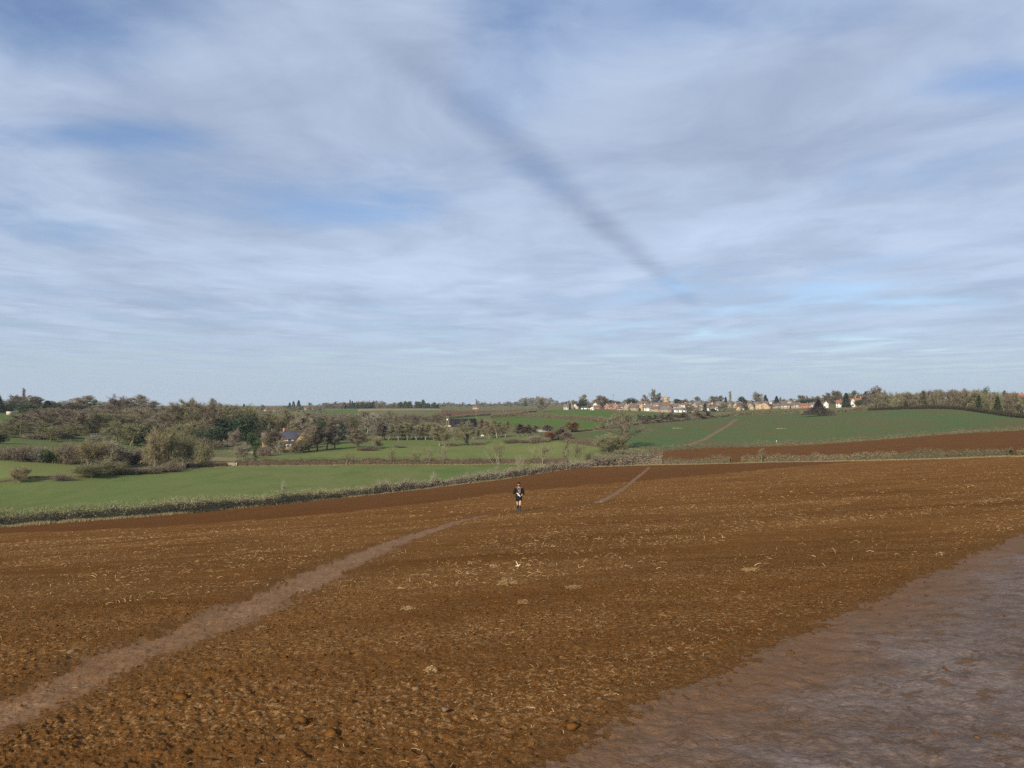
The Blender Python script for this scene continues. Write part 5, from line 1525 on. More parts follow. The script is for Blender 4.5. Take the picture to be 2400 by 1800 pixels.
V = [
    # px, Y, width px, ridge row, facing, wall, roof, label, keyword extras
    (1327, 965, 12, 948, 'eaves', W_CREAM, R_GREY, 'cream house at the far left end of the village front', {}),
    (1339, 975, 11, 945, 'gable', W_BEIGE, R_BROWN, 'brown gabled house second from the left in the village', {}),
    (1351, 985, 11, 946, 'gable', W_CREAM, R_SLATE, 'dark-roofed gabled house left of the ivy-green tree', dict(turn=-25)),
    (1372, 965, 20, 949, 'eaves', W_WHITE, R_SLATE, 'low dark-roofed bungalow below the ivy-green tree', dict(hgt=4.6)),
    (1395, 1060, 11, 944, 'gable', W_WHITE, R_GREY, 'white gabled house behind the small brick house', dict(barge=True)),
    (1400, 965, 15, 950, 'eaves', W_RED, R_BROWN, 'small red brick house below the broad dark tree', {}),
    (1388, 958, 6, 953, 'gable', W_WHITE, R_GREY, 'tiny white outbuilding left of the small brick house', dict(chimney=False, hgt=4.2)),
    (1422, 970, 9, 947, 'gable', W_RED, R_BROWN, 'brick gable with white edges left of the large brick house', dict(barge=True)),
    (1432, 968, 14, 946, 'eaves', W_RED, R_BROWN, 'left half of the large red brick house', {}),
    (1442, 962, 10, 945, 'gable', W_RED, R_BROWN, 'red brick gable with white edges, the largest brick house', dict(barge=True)),
    (1456, 985, 17, 948, 'eaves', W_BEIGE, R_BROWN, 'brown-roofed house right of the red brick gable', dict(upper=W_WHITE)),
    (1452, 958, 10, 955, 'eaves', W_WHITE, R_BROWN, 'white garage row before the red brick gable', dict(hgt=3.6, chimney=False)),
    (1468, 966, 10, 947, 'gable', W_BEIGE, R_BROWN, 'beige gable with white edges in the front row', dict(barge=True)),
    (1484, 1090, 18, 946, 'eaves', W_BEIGE, R_BROWN, 'far terrace with a white band above the beige gable', dict(upper=W_WHITE)),
    (1486, 975, 20, 949, 'eaves', W_BEIGE, R_BROWN, 'brown-roofed terrace between the beige gable and the ochre gable', {}),
    (1503, 985, 10, 945, 'gable', W_OCHRE, R_BROWN, 'ochre gable above the low hedge in mid village', {}),
    (1501, 1130, 16, 943, 'eaves', W_BEIGE, R_BROWN, 'far white-banded house left of the tallest bare tree', dict(upper=W_WHITE)),
    (1519, 985, 22, 949, 'eaves', W_WHITE, R_GREY, 'white-banded terrace right of the ochre gable', dict(upper=W_WHITE)),
    (1521, 1110, 16, 945, 'eaves', W_WHITE, R_BROWN, 'white house behind the white-banded terrace', {}),
    (1537, 962, 24, 952, 'eaves', W_BEIGE, R_BROWN, 'stone-coloured terrace front above the young belt, left part', {}),
    (1561, 958, 24, 953, 'eaves', W_BEIGE, R_GREY, 'stone-coloured terrace front above the young belt, right part', {}),
    (1526, 972, 9, 950, 'gable', W_BEIGE, R_BROWN, 'stone gable joining the stone-coloured terraces', {}),
    (1570, 980, 9, 950, 'gable', W_OCHRE, R_BROWN, 'sunlit ochre gable end right of the stone terraces', dict(turn=-30)),
    (1554, 1120, 52, 944.5, 'eaves', W_CREAM, R_BROWN, 'long cream building below the church tower', dict(hgt=5.2, chimney=False)),
    (1556, 1040, 26, 949, 'eaves', W_BEIGE, R_BROWN, 'white-banded terrace under the long cream building', dict(upper=W_WHITE)),
    (1581, 1020, 18, 949, 'eaves', W_BEIGE, R_BROWN, 'white-banded house below the reddish village tree', dict(upper=W_WHITE)),
    (1594, 1010, 12, 949, 'gable', W_BEIGE, R_BROWN, 'beige gable above the white diagonal terrace', dict(barge=True)),
    (1582, 965, 14, 957, 'eaves', W_WHITE, R_GREY, 'first white house of the diagonal terrace', dict(hgt=5)),
    (1593, 960, 14, 959, 'eaves', W_WHITE, R_GREY, 'second white house of the diagonal terrace', dict(hgt=5)),
    (1603, 955, 12, 961, 'eaves', W_WHITE, R_GREY, 'last white house of the diagonal terrace', dict(hgt=5)),
    (1613, 960, 22, 957, 'eaves', W_CREAM, R_BROWN, 'bungalow roof left of its ochre gable', dict(hgt=4.8)),
    (1622, 954, 12, 957, 'gable', W_OCHRE, R_BROWN, 'bungalow with a bright ochre gable in the centre front', dict(hgt=4.8)),
    (1606, 1130, 10, 943, 'gable', W_BEIGE, R_BROWN, 'far pointed gable right of the reddish village tree', dict(barge=True)),
    (1627, 1020, 11, 946, 'gable', W_BEIGE, R_BROWN, 'white-edged gable above the ochre bungalow', dict(barge=True)),
    (1614, 1110, 16, 947, 'eaves', W_WHITE, R_BROWN, 'white house behind the white-edged gable', {}),
    (1643, 1090, 20, 945, 'eaves', W_CREAM, R_BROWN, 'cream-banded houses left of the yellow gable', dict(upper=W_WHITE)),
    (1647, 1000, 18, 952, 'eaves', W_BEIGE, R_GREY, 'grey-roofed house behind the small conifer', {}),
    (1669, 1110, 10, 942, 'gable', W_OCHRE, R_BROWN, 'yellow gable on the upper row left of the tall poplar', {}),
    (1672, 1060, 20, 949, 'eaves', W_CREAM, R_BROWN, 'pale house below the yellow gable', dict(upper=W_WHITE)),
    (1668, 985, 22, 956, 'eaves', W_WHITE, R_GREY, 'white house with grey roof right of the small conifer', dict(hgt=5.4)),
    (1679, 980, 8, 955, 'gable', W_WHITE, R_GREY, 'white gable end of the grey-roofed house', dict(hgt=5.4)),
    (1697, 1060, 10, 943, 'gable', W_OCHRE, R_BROWN, 'bright ochre gable just left of the tall poplar', {}),
    (1724, 1060, 10, 944, 'gable', W_OCHRE, R_BROWN, 'bright ochre gable just right of the tall poplar', {}),
    (1736, 1040, 12, 945, 'eaves', W_WHITE, R_SLATE, 'white house with a blue-black roof', {}),
    (1748, 1050, 14, 947, 'eaves', W_BEIGE, R_BROWN, 'brown-roofed house right of the blue-black roof', {}),
    (1761, 1040, 12, 945, 'gable', W_BEIGE, R_BROWN, 'beige gable with dark right side', dict(turn=-20)),
    (1775, 1030, 8, 948, 'gable', W_WHITE, R_BROWN, 'small white gable above the big ochre gable', {}),
    (1781, 950, 20, 952, 'gable', W_OCHRE, R_BROWN, 'big broad ochre gable in the right half of the village', dict(hgt=6.8)),
    (1797, 945, 17, 950, 'gable', W_OCHRE, R_BROWN, 'white-edged ochre gable with dark roof to its right', dict(barge=True, turn=-28, hgt=7)),
    (1731, 940, 9, 958, 'gable', W_OCHRE, R_BROWN, 'first small ochre gable at the front below the poplar', dict(hgt=4.8)),
    (1742, 945, 12, 958, 'eaves', W_OCHRE, R_BROWN, 'low brown roof between the small ochre gables', dict(hgt=4.6)),
    (1750, 940, 9, 958, 'gable', W_OCHRE, R_BROWN, 'second small ochre gable at the front', dict(hgt=4.8, barge=True)),
    (1762, 938, 9, 959, 'gable', W_OCHRE, R_BROWN, 'third small ochre gable at the front', dict(hgt=4.8)),
    (1816, 960, 26, 950, 'eaves', W_BEIGE, R_BROWN, 'brown-roofed bungalow right of the white-edged ochre gable', dict(hgt=5.2)),
    (1841, 920, 20, 950, 'eaves', W_BEIGE, R_BROWN, 'left white dormer bungalow above the crop field', dict(hgt=6.4, upper=W_WHITE)),
    (1856, 925, 12, 950, 'eaves', W_BEIGE, R_BROWN, 'plain brown-roofed bungalow between the dormers', dict(hgt=5.4)),
    (1868, 915, 16, 947, 'eaves', W_BEIGE, R_BROWN, 'middle white dormer bungalow above the crop field', dict(hgt=6.6, upper=W_WHITE)),
    (1886, 910, 22, 947, 'eaves', W_RED, R_RED, 'pinkish-roofed bungalow between the dormers', dict(hgt=5.6)),
    (1904, 925, 13, 944, 'eaves', W_WHITE, R_GREY, 'right white dormer house with grey roof', dict(upper=W_WHITE)),
    (1826, 1120, 30, 943, 'eaves', W_BEIGE, R_SLATE, 'long dark roof on the upper right of the village', {}),
    (1850, 1130, 18, 941, 'eaves', W_RED, R_BROWN, 'brown roof with tall chimney on the upper right', {}),
    (1873, 1110, 24, 942, 'eaves', W_BEIGE, R_BROWN, 'brown roof behind the middle dormer bungalow', {}),
    (1936, 880, 11, 941, 'gable', W_WHITE, R_BROWN, 'white gable between the lone field tree and the purple tree', dict(barge=True)),
    (1925, 905, 14, 945, 'eaves', W_WHITE, R_GREY, 'low grey roof behind the lone field tree', dict(hgt=5)),
    (1966, 880, 12, 938, 'eaves', W_WHITE, R_RED, 'white timbered house half hidden by the purple tree', {}),
    (620, 1500, 12, 955, 'eaves', W_CREAM, R_RED, 'leftmost pale far house below the left horizon', dict(group='far houses on the horizon')),
    (640, 1480, 14, 957, 'eaves', W_CREAM, R_RED, 'second far pale house below the left horizon', dict(group='far houses on the horizon')),
    (714, 1560, 10, 953, 'eaves', W_CREAM, R_RED, 'far pale house just right of the three spruces', dict(group='far houses on the horizon')),
    (738, 1500, 12, 953, 'eaves', W_WHITE, R_RED, 'far white house above the far green field', dict(group='far houses on the horizon')),
    (748, 1470, 12, 957, 'eaves', W_CREAM, R_RED, 'far cream house at the corner of the far green field', dict(group='far houses on the horizon')),
    (1115, 1500, 14, 951, 'eaves', W_OCHRE, R_BROWN, 'far straw-coloured barn behind the reddish field', dict(group='far houses on the horizon', chimney=False)),
    (2372, 900, 26, 921, 'eaves', W_RED, R_RED, 'long red roof above the right end of the wood', {}),
    (2395, 890, 14, 919, 'gable', W_RED, R_RED, 'red roof with chimney at the right edge of the picture', {}),
]
_pal = [(W_BEIGE, R_BROWN, None), (W_CREAM, R_GREY, None), (W_BEIGE, R_BROWN, W_WHITE), (W_WHITE, R_BROWN, None), (W_OCHRE, R_GREY, None), (W_BEIGE, R_GREY, W_CREAM)]
for i, px in enumerate(np.linspace(1462, 1850, 26)):      # the rows of roofs behind
    wl, rf, up_ = _pal[(i * 5) % 6]
    V.append((px + (i * 7) % 5, 1075 + 42 * (i % 4), 13 + (i * 3) % 6, 946 - 1.3 * (i % 4), 'gable' if i % 3 == 1 else 'eaves', wl, rf, f'{ORD[i]} small house from the left in the rows behind the village front', dict(upper=up_, hgt=6.6)))
for px, Y, w, rp, fr, wl, rf, lab, kw in V:
    house(px, Y, w, rp, fr, wl, rf, lab, **kw)

# the red-roofed timbered house right of the dark conifer
x0 = float(U(2006)) * 860
root = empty('timbered_house', (x0, 860, gz(x0, 860)), -math.atan2(x0, 860))
link('wall', gable_wall(11, 7, 6.2, 9.6).mesh('wall'), W_RED, root)
ro = link('roof', gable_roof(11, 7, 6.2, 9.6).mesh('roof'), R_RED, root)
for cx in (-0.5, 4.6):
    link('chimney', box_mesh('chimney', (cx, 0.2, 10.6), (1.2, 1.0, 2.4)), M_BRICK, ro)
b = gable_wall(5, 4.6, 5.8, 9.0); Vv, Ff = b.arrays()
Vv = np.c_[-Vv[:, 1] - 3.0, Vv[:, 0] - 3.0, Vv[:, 2]]
gw = link('gable_wing', mesh_np('gable_wing', Vv, Ff), W_WHITE, root)
b = gable_roof(5, 4.6, 5.8, 9.0); Vv, Ff = b.arrays()
link('wing_roof', mesh_np('wing_roof', np.c_[-Vv[:, 1] - 3.0, Vv[:, 0] - 3.0, Vv[:, 2]], Ff), R_RED, gw)
add_window(root, (-3.0, -5.5, 6.6), 1.2, 1.2, (0, -1)); add_window(root, (-3.0, -5.5, 2.2), 1.8, 1.5, (0, -1)); add_window(root, (2.5, -3.5, 4.6), 1.3, 1.2, (0, -1))
tag(root, 'red-roofed house with white timbered gable and two chimneys', 'house', 'village houses')

# church tower
x0 = float(U(1561)) * 1300
zt = CZ + 1300 * (HY - 932) / F
zb = gz(x0, 1300)
root = empty('church_tower', (x0, 1300, zb), R(12))
hh = zt - zb
link('tower', box_mesh('tower', (0, 0, hh / 2 - 0.5), (8.6, 8.6, hh + 1)), W_OCHRE, root)
pp = link('parapet', box_mesh('parapet', (0, 0, hh + 0.3), (9.2, 9.2, 1.0)), W_OCHRE, root)
for sx in (-1, 1):
    for sy in (-1, 1):
        link('pinnacle', box_mesh('pinnacle', (sx * 4.2, sy * 4.2, hh + 1.7), (0.9, 0.9, 2.0)), W_OCHRE, pp)
link('belfry_window', box_mesh('belfry_window', (0, -4.32, hh - 3.2), (2.0, 0.12, 3.0)), M_GLASS, root)
tag(root, 'square ochre church tower with corner pinnacles above the village', 'church tower')

# farmhouse
FX, FY = float(U(667)) * 400, 400.0
root = empty('farmhouse', (FX, FY, gz(FX, FY) - 0.2), -math.atan2(FX, FY))


def shifted(b, dx=0, dy=0, swap=False):
    Vv, Ff = b.arrays()
    if swap:
        Vv = np.c_[-Vv[:, 1], Vv[:, 0], Vv[:, 2]]
    return Vv + np.array([dx, dy, 0]), Ff


link('main_wall', mesh_np('main_wall', *shifted(gable_wall(12.2, 7, 5.7, 9.4), 5.0)), W_HOUSE, root)
mr = link('main_roof', mesh_np('main_roof', *shifted(gable_roof(12.2, 7, 5.7, 9.4), 5.0)), R_SLATE, root)
link('wing_wall', mesh_np('wing_wall', *shifted(gable_wall(10, 6.4, 5.5, 8.7), -6.1, 0.2)), W_HOUSE, root)
link('wing_roof', mesh_np('wing_roof', *shifted(gable_roof(9.9, 6.4, 5.5, 8.7, 0.3), -6.2, 0.2)), R_BROWN, root)
link('gable_wall', mesh_np('gable_wall', *shifted(gable_wall(5.4, 6.0, 5.4, 8.9), 8.6, -4.2, True)), W_HOUSE, root)
link('gable_roof', mesh_np('gable_roof', *shifted(gable_roof(5.4, 6.0, 5.4, 8.9, 0.3), 8.6, -4.2, True)), R_SLATE, root)
link('chimney', box_mesh('chimney', (-0.3, 0, 9.9), (1.1, 1.0, 2.2)), M_BRICK, mr)
link('skylight', box_mesh('skylight', (6.2, -1.55, 8.05), (1.4, 0.9, 0.5)), M_GLASS, mr)
b = Buf(); b.add([(-1.2, -3.4, 4.5), (5.4, -3.4, 4.5), (5.4, -6.0, 3.3), (-1.2, -6.0, 3.3), (-1.2, -3.4, 4.3), (5.4, -3.4, 4.3), (5.4, -6.0, 3.1), (-1.2, -6.0, 3.1)],
              [(0, 3, 2), (0, 2, 1), (3, 7, 6), (3, 6, 2), (4, 5, 6), (4, 6, 7), (0, 4, 7), (0, 7, 3), (1, 2, 6), (1, 6, 5)])
po = link('porch_roof', b.mesh('porch_roof'), R_SLATE, root)
link('porch_wall', box_mesh('porch_wall', (2.1, -4.6, 1.5), (6.2, 2.2, 3.3)), W_HOUSE, root)
for cx in (-0.3, 1.5, 3.3, 4.6):
    add_window(root, (cx, -5.7, 2.2), 0.9, 1.1, (0, -1))
for cx in (2.2, 4.9):
    add_window(root, (cx, -3.5, 5.05), 1.3, 0.8, (0, -1))
add_window(root, (8.4, -6.9, 4.9), 1.3, 1.2, (0, -1)); add_window(root, (8.4, -6.9, 1.7), 1.6, 1.3, (0, -1))
for cx in (-9.4, -6.4, -3.6):
    add_window(root, (cx, -3.0, 4.4), 1.1, 1.1, (0, -1)); add_window(root, (cx, -3.0, 1.6), 1.2, 1.2, (0, -1))
link('door', box_mesh('door', (-5.0, -3.04, 1.0), (1.0, 0.1, 2.1)), M_WOOD, root)
tag(root, 'honey stone farmhouse with blue slate roof among bare trees', 'house')

# garden wall before the farmhouse
b = Buf()
gx = np.linspace(-14, 3, 12)
for i in range(11):
    xa, xb = FX + gx[i], FX + gx[i + 1]
    za = gz((xa + xb) / 2, FY - 28)
    b.box(((xa + xb) / 2, FY - 28, za + 0.35), (xb - xa + 0.02 * (i % 2), 0.4 + 0.01 * (i % 3), 1.1 + 0.02 * (i % 2)))
tag(link('garden_wall', b.mesh('garden_wall'), W_BEIGE), 'low pale stone wall on the lawn left of the farmhouse porch', 'wall')

# black barn
BXc, BYc = float(U(1087)) * 625, 625.0
root = empty('black_barn', (BXc, BYc, gz(BXc, BYc) - 0.2), -math.atan2(BXc, BYc) + R(22))
link('wall', gable_wall(20, 10, 3.6, 6.6).mesh('barn_wall'), W_BLACK, root)
ro = link('roof', gable_roof(20, 10, 3.6, 6.6, 0.5).mesh('barn_roof'), R_BLACK, root)
link('door', box_mesh('barn_door', (-10.06, 0, 1.7), (0.12, 3.6, 3.4)), R_BLACK, root)
tag(root, 'long black boarded barn in the valley beyond the ivy oak', 'barn')
x0 = float(U(1054)) * 618
tag(link('shed', box_mesh('shed', (0, 0, 0.7), (2.6, 1.8, 1.6)), W_CREAM, None, (x0, 618, gz(x0, 618))), 'small white trailer at the left end of the black barn', 'trailer')
x0 = float(U(1022)) * 615
tag(link('spoil_heap', fit(scrub_mesh(77, 1.2, 6, 400), 1.2, 6) and mesh_np('spoil_heap', *[np.array([(0, 0, 1.3), (3, 0, -.1), (1.4, 2, -.1), (-1.5, 1.8, -.1), (-3.2, 0, -.1), (-1.2, -1.9, -.1), (1.6, -1.7, -.1), (1.2, 0.2, 0.9), (-1.3, -0.2, 0.8)]),
    np.array([(7, 1, 2), (0, 7, 2), (0, 2, 3), (8, 3, 4), (0, 3, 8), (8, 4, 5), (0, 8, 5), (0, 5, 6), (0, 6, 7), (7, 6, 1)])], False), W_BEIGE, None, (x0, 615, gz(x0, 615))), 'pale rubble heap in the yard left of the barn', 'heap')
x0 = float(U(22)) * 600
tag(link('hut', box_mesh('hut', (0, 0, 1.3), (3.2, 2.6, 2.8)), W_CREAM, None, (x0, 600, gz(x0, 600))), 'small pale hut on the green hill pasture at far left', 'hut')


# poles, posts, gates
def pole(px, Y, top, label, cross=True, r=0.17):
    x = float(U(px)) * Y; z0 = gz(x, Y); h = max(CZ + Y * (HY - top) / F - z0, 2.0)
    root = empty('utility_pole', (x, Y, z0), 0.3)
    b = Buf(); b.tube((0, 0, -0.5), (0, 0, h), r, r * 0.75, 6)
    link('post', b.mesh('post'), M_POLE, root)
    if cross:
        link('crossarm', box_mesh('crossarm', (0, -0.22, h - 0.5), (2.2, 0.14, 0.16)), M_POLE, root)
        for sx in (-0.95, 0, 0.95):
            link('insulator', box_mesh('insulator', (sx, -0.22, h - 0.3), (0.14, 0.14, 0.24)), M_FRAME, root)
    tag(root, label, 'pole', 'utility poles in the valley')


pole(1116, 830, 963, 'pale utility pole behind the black barn')
pole(1180, 960, 960, 'utility pole in front of the distant reddish field')
pole(1237, 1160, 953, 'utility pole at the right end of the reddish field')
x0 = float(U(1049)) * 640; z0 = gz(x0, 640); h0 = CZ + 640 * (HY - 976) / F - z0
root = empty('transformer_pole', (x0, 640, z0))
for sx in (-0.8, 0.8):
    b = Buf(); b.tube((sx, 0, -0.5), (sx, 0, h0), 0.17, 0.13, 6); link('post', b.mesh('post'), M_POLE, root)
link('crossarm', box_mesh('crossarm', (0, 0, h0 - 0.2), (2.4, 0.2, 0.2)), M_POLE, root)
link('transformer', box_mesh('transformer', (0, -0.3, h0 - 2.6), (1.1, 0.8, 1.2)), M_FRAME, root)
tag(root, 'twin-post pole with a white transformer left of the barn', 'pole', 'utility poles in the valley')
x0 = float(U(1437)) * 1650; z0 = gz(x0, 1650); h0 = CZ + 1650 * (HY - 924) / F - z0
root = empty('radio_mast', (x0, 1650, z0))
b = Buf()
for k in range(3):
    a = k * 2.094
    b.tube((math.cos(a) * 1.0, math.sin(a) * 1.0, -0.5), (math.cos(a) * 0.4, math.sin(a) * 0.4, h0), 0.16, 0.12, 4)
link('lattice', b.mesh('lattice'), R_GREY, root)
link('antenna', box_mesh('antenna', (0, 0, h0 - 1.5), (1.6, 1.6, 1.6)), R_GREY, root)
tag(root, 'thin grey radio mast on the village skyline', 'mast')


def gate(px, Y, w, label, mat, h=1.3, name='field_gate', bars=5):
    x = float(U(px)) * Y
    root = empty(name, (x, Y, gz(x, Y)), -0.1)
    for sx in (-1, 1):
        link('post', box_mesh('post', (sx * (w / 2 + 0.12), 0, h * 0.5), (0.18, 0.18, h * 1.25)), mat, root)
    for k in range(bars):
        link('rail', box_mesh('rail', (0, 0.01 * k, 0.25 + (h - 0.3) * k / (bars - 1)), (w, 0.06, 0.12)), mat, root)
    b = Buf(); b.tube((-w / 2, -0.06, 0.25), (w / 2, -0.06, h - 0.05), 0.04, 0.04, 4)
    link('brace', b.mesh('brace'), mat, root)
    tag(root, label, 'gate' if bars > 3 else 'fence')


gate(543, 284, 3.6, 'whitish field gate in the valley hedge below the farmhouse', W_CREAM, 1.2)
gate(1272, 545, 8.0, 'white two-rail fence beside the bright field', M_FRAME, 1.4, 'rail_fence', 3)
gate(1724, 672, 1.6, 'small wooden kissing gate at the top of the crop path', M_WOOD, 1.5, 'kissing_gate', 4)
for i, (px, Y, top, lab) in enumerate([(1880, 664, 962, 'left'), (1960, 655, 959, 'middle'), (1987, 648, 957, 'right')]):
    x = float(U(px)) * Y; z0 = gz(x, Y); h0 = CZ + Y * (HY - top) / F - z0
    b = Buf(); b.tube((0, 0, -0.3), (0, 0, max(h0, 1.8)), 0.11, 0.09, 6)
    tag(link('marker_post', b.mesh('marker_post'), M_POLE, None, (x, Y, z0)), f'{lab} of three pale posts in the margin right of the crop path', 'post', 'posts in the crop margin')
x0 = float(U(1820)) * 355; z0 = gz(x0, 355)
root = empty('guarded_sapling', (x0, 355, z0))
b = Buf(); b.tube((0, 0, -0.1), (0, 0, 1.2), 0.12, 0.12, 8); link('tree_guard', b.mesh('tree_guard'), M_FRAME, root)
(wv, wf), (cv, cf_) = fit(bare_tree(990, 1.6, 1.2, 0.3, 6, 0.9, 0, 5, 0.03, twig_l=0.3, lead=0.8, sub=2, twig_w=0.03), 1.6, 1.2)
link('shoots', mesh_np('shoots', np.concatenate([wv, cv]) + np.array([0, 0, 1.0]), np.concatenate([wf, cf_ + len(wv)])), T_RED, root)
tag(root, 'sapling in a white tube just above the crop field hedge', 'sapling')
for i, (px, py, lab) in enumerate([(1832, 1005, 'pale stone patch in the crop field below the lone tree'), (1586, 1004, 'small pale stone patch left of the crop path')]):
    xx, yy = hit(px, py)
    b = Buf(); gq = np.random.default_rng(40 + i)
    for k in range(9):
        b.box((gq.normal() * 1.6, gq.normal() * 0.8, 0.1), (0.7 + gq.random(), 0.5, 0.35), gq.random() * 3)
    tag(link('stone_patch', b.mesh('stone_patch'), W_BEIGE, None, (xx, yy, gz(xx, yy))), lab, 'stones')


# ------------------------------------------------------------------ figures
def skin_mesh(name, verts, edges, radii, root_i=0, sub=2):
    me = bpy.data.meshes.new(name)
    me.from_pydata(verts, edges, [])
    o = bpy.data.objects.new(name + '_tmp', me)
    COL.objects.link(o)
    sk = o.modifiers.new('skin', 'SKIN'); sk.use_smooth_shade = True
    for i, r in enumerate(radii):
        me.skin_vertices[0].data[i].radius = r if isinstance(r, tuple) else (r, r)
        me.skin_vertices[0].data[i].use_root = (i == root_i)
    ss_ = o.modifiers.new('sub', 'SUBSURF'); ss_.levels = sub; ss_.render_levels = sub
    dg = bpy.context.evaluated_depsgraph_get()
    out = bpy.data.meshes.new_from_object(o.evaluated_get(dg))
    out.name = name
    bpy.data.objects.remove(o)
    return out


def loft(rings, n=14, cap=True):
    """rings: (cx, cy, cz, rx, ry)"""
    t = np.arange(n) * 2 * math.pi / n
    V = np.concatenate([np.c_[r[0] + np.cos(t) * r[3], r[1] + np.sin(t) * r[4], np.full(n, r[2])] for r in rings])
    Fc = []
    for k in range(len(rings) - 1):
        for i in range(n):
            j = (i + 1) % n
            Fc += [(k * n + i, k * n + j, (k + 1) * n + j), (k * n + i, (k + 1) * n + j, (k + 1) * n + i)]
    b = Buf(); b.add(V, Fc)
    return b


M_SKIN = simple('skin', (0.52, 0.30, 0.20), (0.48, 0.27, 0.175), 8.0, 0.6, 0.3)
M_COAT = simple('black_cloth', (0.010, 0.010, 0.014), (0.016, 0.015, 0.020), 20.0, 0.9, 0.1)
M_BOOT = simple('dark_rubber', (0.020, 0.024, 0.030), (0.035, 0.040, 0.046), 10.0, 0.45, 0.4)
M_HAIR = simple('dark_hair', (0.016, 0.010, 0.007), (0.028, 0.018, 0.012), 30.0, 0.7, 0.2)
M_SCARF = simple('checked_scarf', (0.33, 0.27, 0.19), (0.19, 0.17, 0.15), 22.0, 0.95, 0.1)
M_PAPER = simple('paper', (0.62, 0.60, 0.58), (0.45, 0.45, 0.47), 14.0, 0.8, 0.2)

qx, qy = hit(1216, 1198)
pz = float(soil_z(np.array([qx]), np.array([qy]))[0][0])
# joints, facing the camera (-y); x to the viewer's right
J = {'pel': (0, 0, .93), 'spi': (0, .0, 1.10), 'che': (0, .0, 1.30), 'nec': (0, -.01, 1.46), 'hd0': (0, -.03, 1.56), 'hd1': (0, -.045, 1.66),
     'shL': (-.18, 0, 1.39), 'elL': (-.30, .02, 1.08), 'wrL': (-.13, -.20, 1.10), 'paL': (-.06, -.25, 1.10),
     'shR': (.18, 0, 1.39), 'elR': (.29, .04, 1.07), 'wrR': (.22, -.17, 1.02), 'paR': (.19, -.24, 1.00),
     'hiL': (-.09, 0, .88), 'knL': (-.085, .02, .50), 'anL': (-.045, .20, .13), 'toL': (-.05, .09, .03),
     'hiR': (.09, 0, .88), 'knR': (.075, -.13, .50), 'anR': (.035, -.16, .09), 'toR': (.035, -.31, .04)}
names = list(J)
E = [('pel', 'spi'), ('spi', 'che'), ('che', 'nec'), ('nec', 'hd0'), ('hd0', 'hd1'), ('che', 'shL'), ('shL', 'elL'), ('elL', 'wrL'), ('wrL', 'paL'), ('che', 'shR'), ('shR', 'elR'), ('elR', 'wrR'), ('wrR', 'paR'),
     ('pel', 'hiL'), ('hiL', 'knL'), ('knL', 'anL'), ('anL', 'toL'), ('pel', 'hiR'), ('hiR', 'knR'), ('knR', 'anR'), ('anR', 'toR')]
rad = {'pel': (.15, .11), 'spi': (.14, .10), 'che': (.16, .11), 'nec': .055, 'hd0': (.070, .085), 'hd1': (.078, .095), 'shL': .06, 'elL': .042, 'wrL': .030, 'paL': .032, 'shR': .06, 'elR': .042, 'wrR': .030, 'paR': .032,
       'hiL': .085, 'knL': .062, 'anL': .042, 'toL': .036, 'hiR': .085, 'knR': .062, 'anR': .042, 'toR': .036}
verts = [J[n] for n in names]; radii = [rad[n] for n in names]; edges = [(names.index(a), names.index(b)) for a, b in E]
# five fingers on each hand, curled round the sheet
for side, sgn, lens in (('paL', 1, (.030, .034, .032, .026)), ('paR', -1, (.030, .034, .032, .026))):
    p = np.array(J[side]); w_i = names.index(side)
    for k in range(4):
        off = np.array([0.0, 0.0, (k - 1.5) * -0.019])
        d1 = np.array([sgn * 0.8, -0.6, 0.0]); d2 = np.array([sgn * 0.9, 0.15, -0.2])
        a0 = p + off + d1 * 0.022; a1 = a0 + d1 * lens[k]; a2 = a1 + d2 * lens[k] * 0.8
        i0 = len(verts); verts += [tuple(a0), tuple(a1), tuple(a2)]; radii += [.0095, .0088, .007]
        edges += [(w_i, i0), (i0, i0 + 1), (i0 + 1, i0 + 2)]
    t0 = p + np.array([0.0, -0.012, 0.036]); t1 = t0 + np.array([sgn * 0.034, -0.012, 0.012])
    i0 = len(verts); verts += [tuple(t0), tuple(t1)]; radii += [.0105, .0085]; edges += [(w_i, i0), (i0, i0 + 1)]
body = link('person', skin_mesh('person_body', verts, edges, radii, 0), M_SKIN, None, (qx, qy, pz - 0.02))
body.rotation_euler = (0, 0, -math.atan2(qx, qy))
# clothes and hair
cb = loft([(0, 0.0, .63, .185, .145), (0, 0, .80, .185, .14), (0, 0, .95, .18, .135), (0, 0, 1.10, .17, .125), (0, 0, 1.28, .195, .135), (0, 0, 1.39, .19, .12), (0, -.005, 1.455, .10, .085), (0, -.01, 1.475, .07, .07)], 18)
for s, sh, el, wr in (('L', 'shL', 'elL', 'wrL'), ('R', 'shR', 'elR', 'wrR')):
    a, b_, c = [np.array(J[q]) for q in (sh, el, wr)]
    a = a + np.array([0, 0, -0.01])
    cb.tube(a + (a - b_) * 0.12, a, .05, .088, 10); cb.tube(a, b_, .088, .070, 10); cb.tube(b_ + (a - b_) * 0.04, c + (c - b_) * 0.02, .070, .052, 10)
    cb.tube(b_ + np.array([0, .0, .03]), b_ + np.array([0, .01, -.035]), .066, .05, 8)
coat = link('coat', cb.mesh('coat', True), M_COAT, body)
sb = Buf()
for kn, hi in (('knL', 'hiL'), ('knR', 'hiR')):
    a, c = np.array(J[hi]), np.array(J[kn]); e = a + (c - a) * 0.58
    sb.tube(a + np.array([0, 0, .04]), e, .105, .10, 12)
link('shorts', sb.mesh('shorts', True), M_COAT, body)
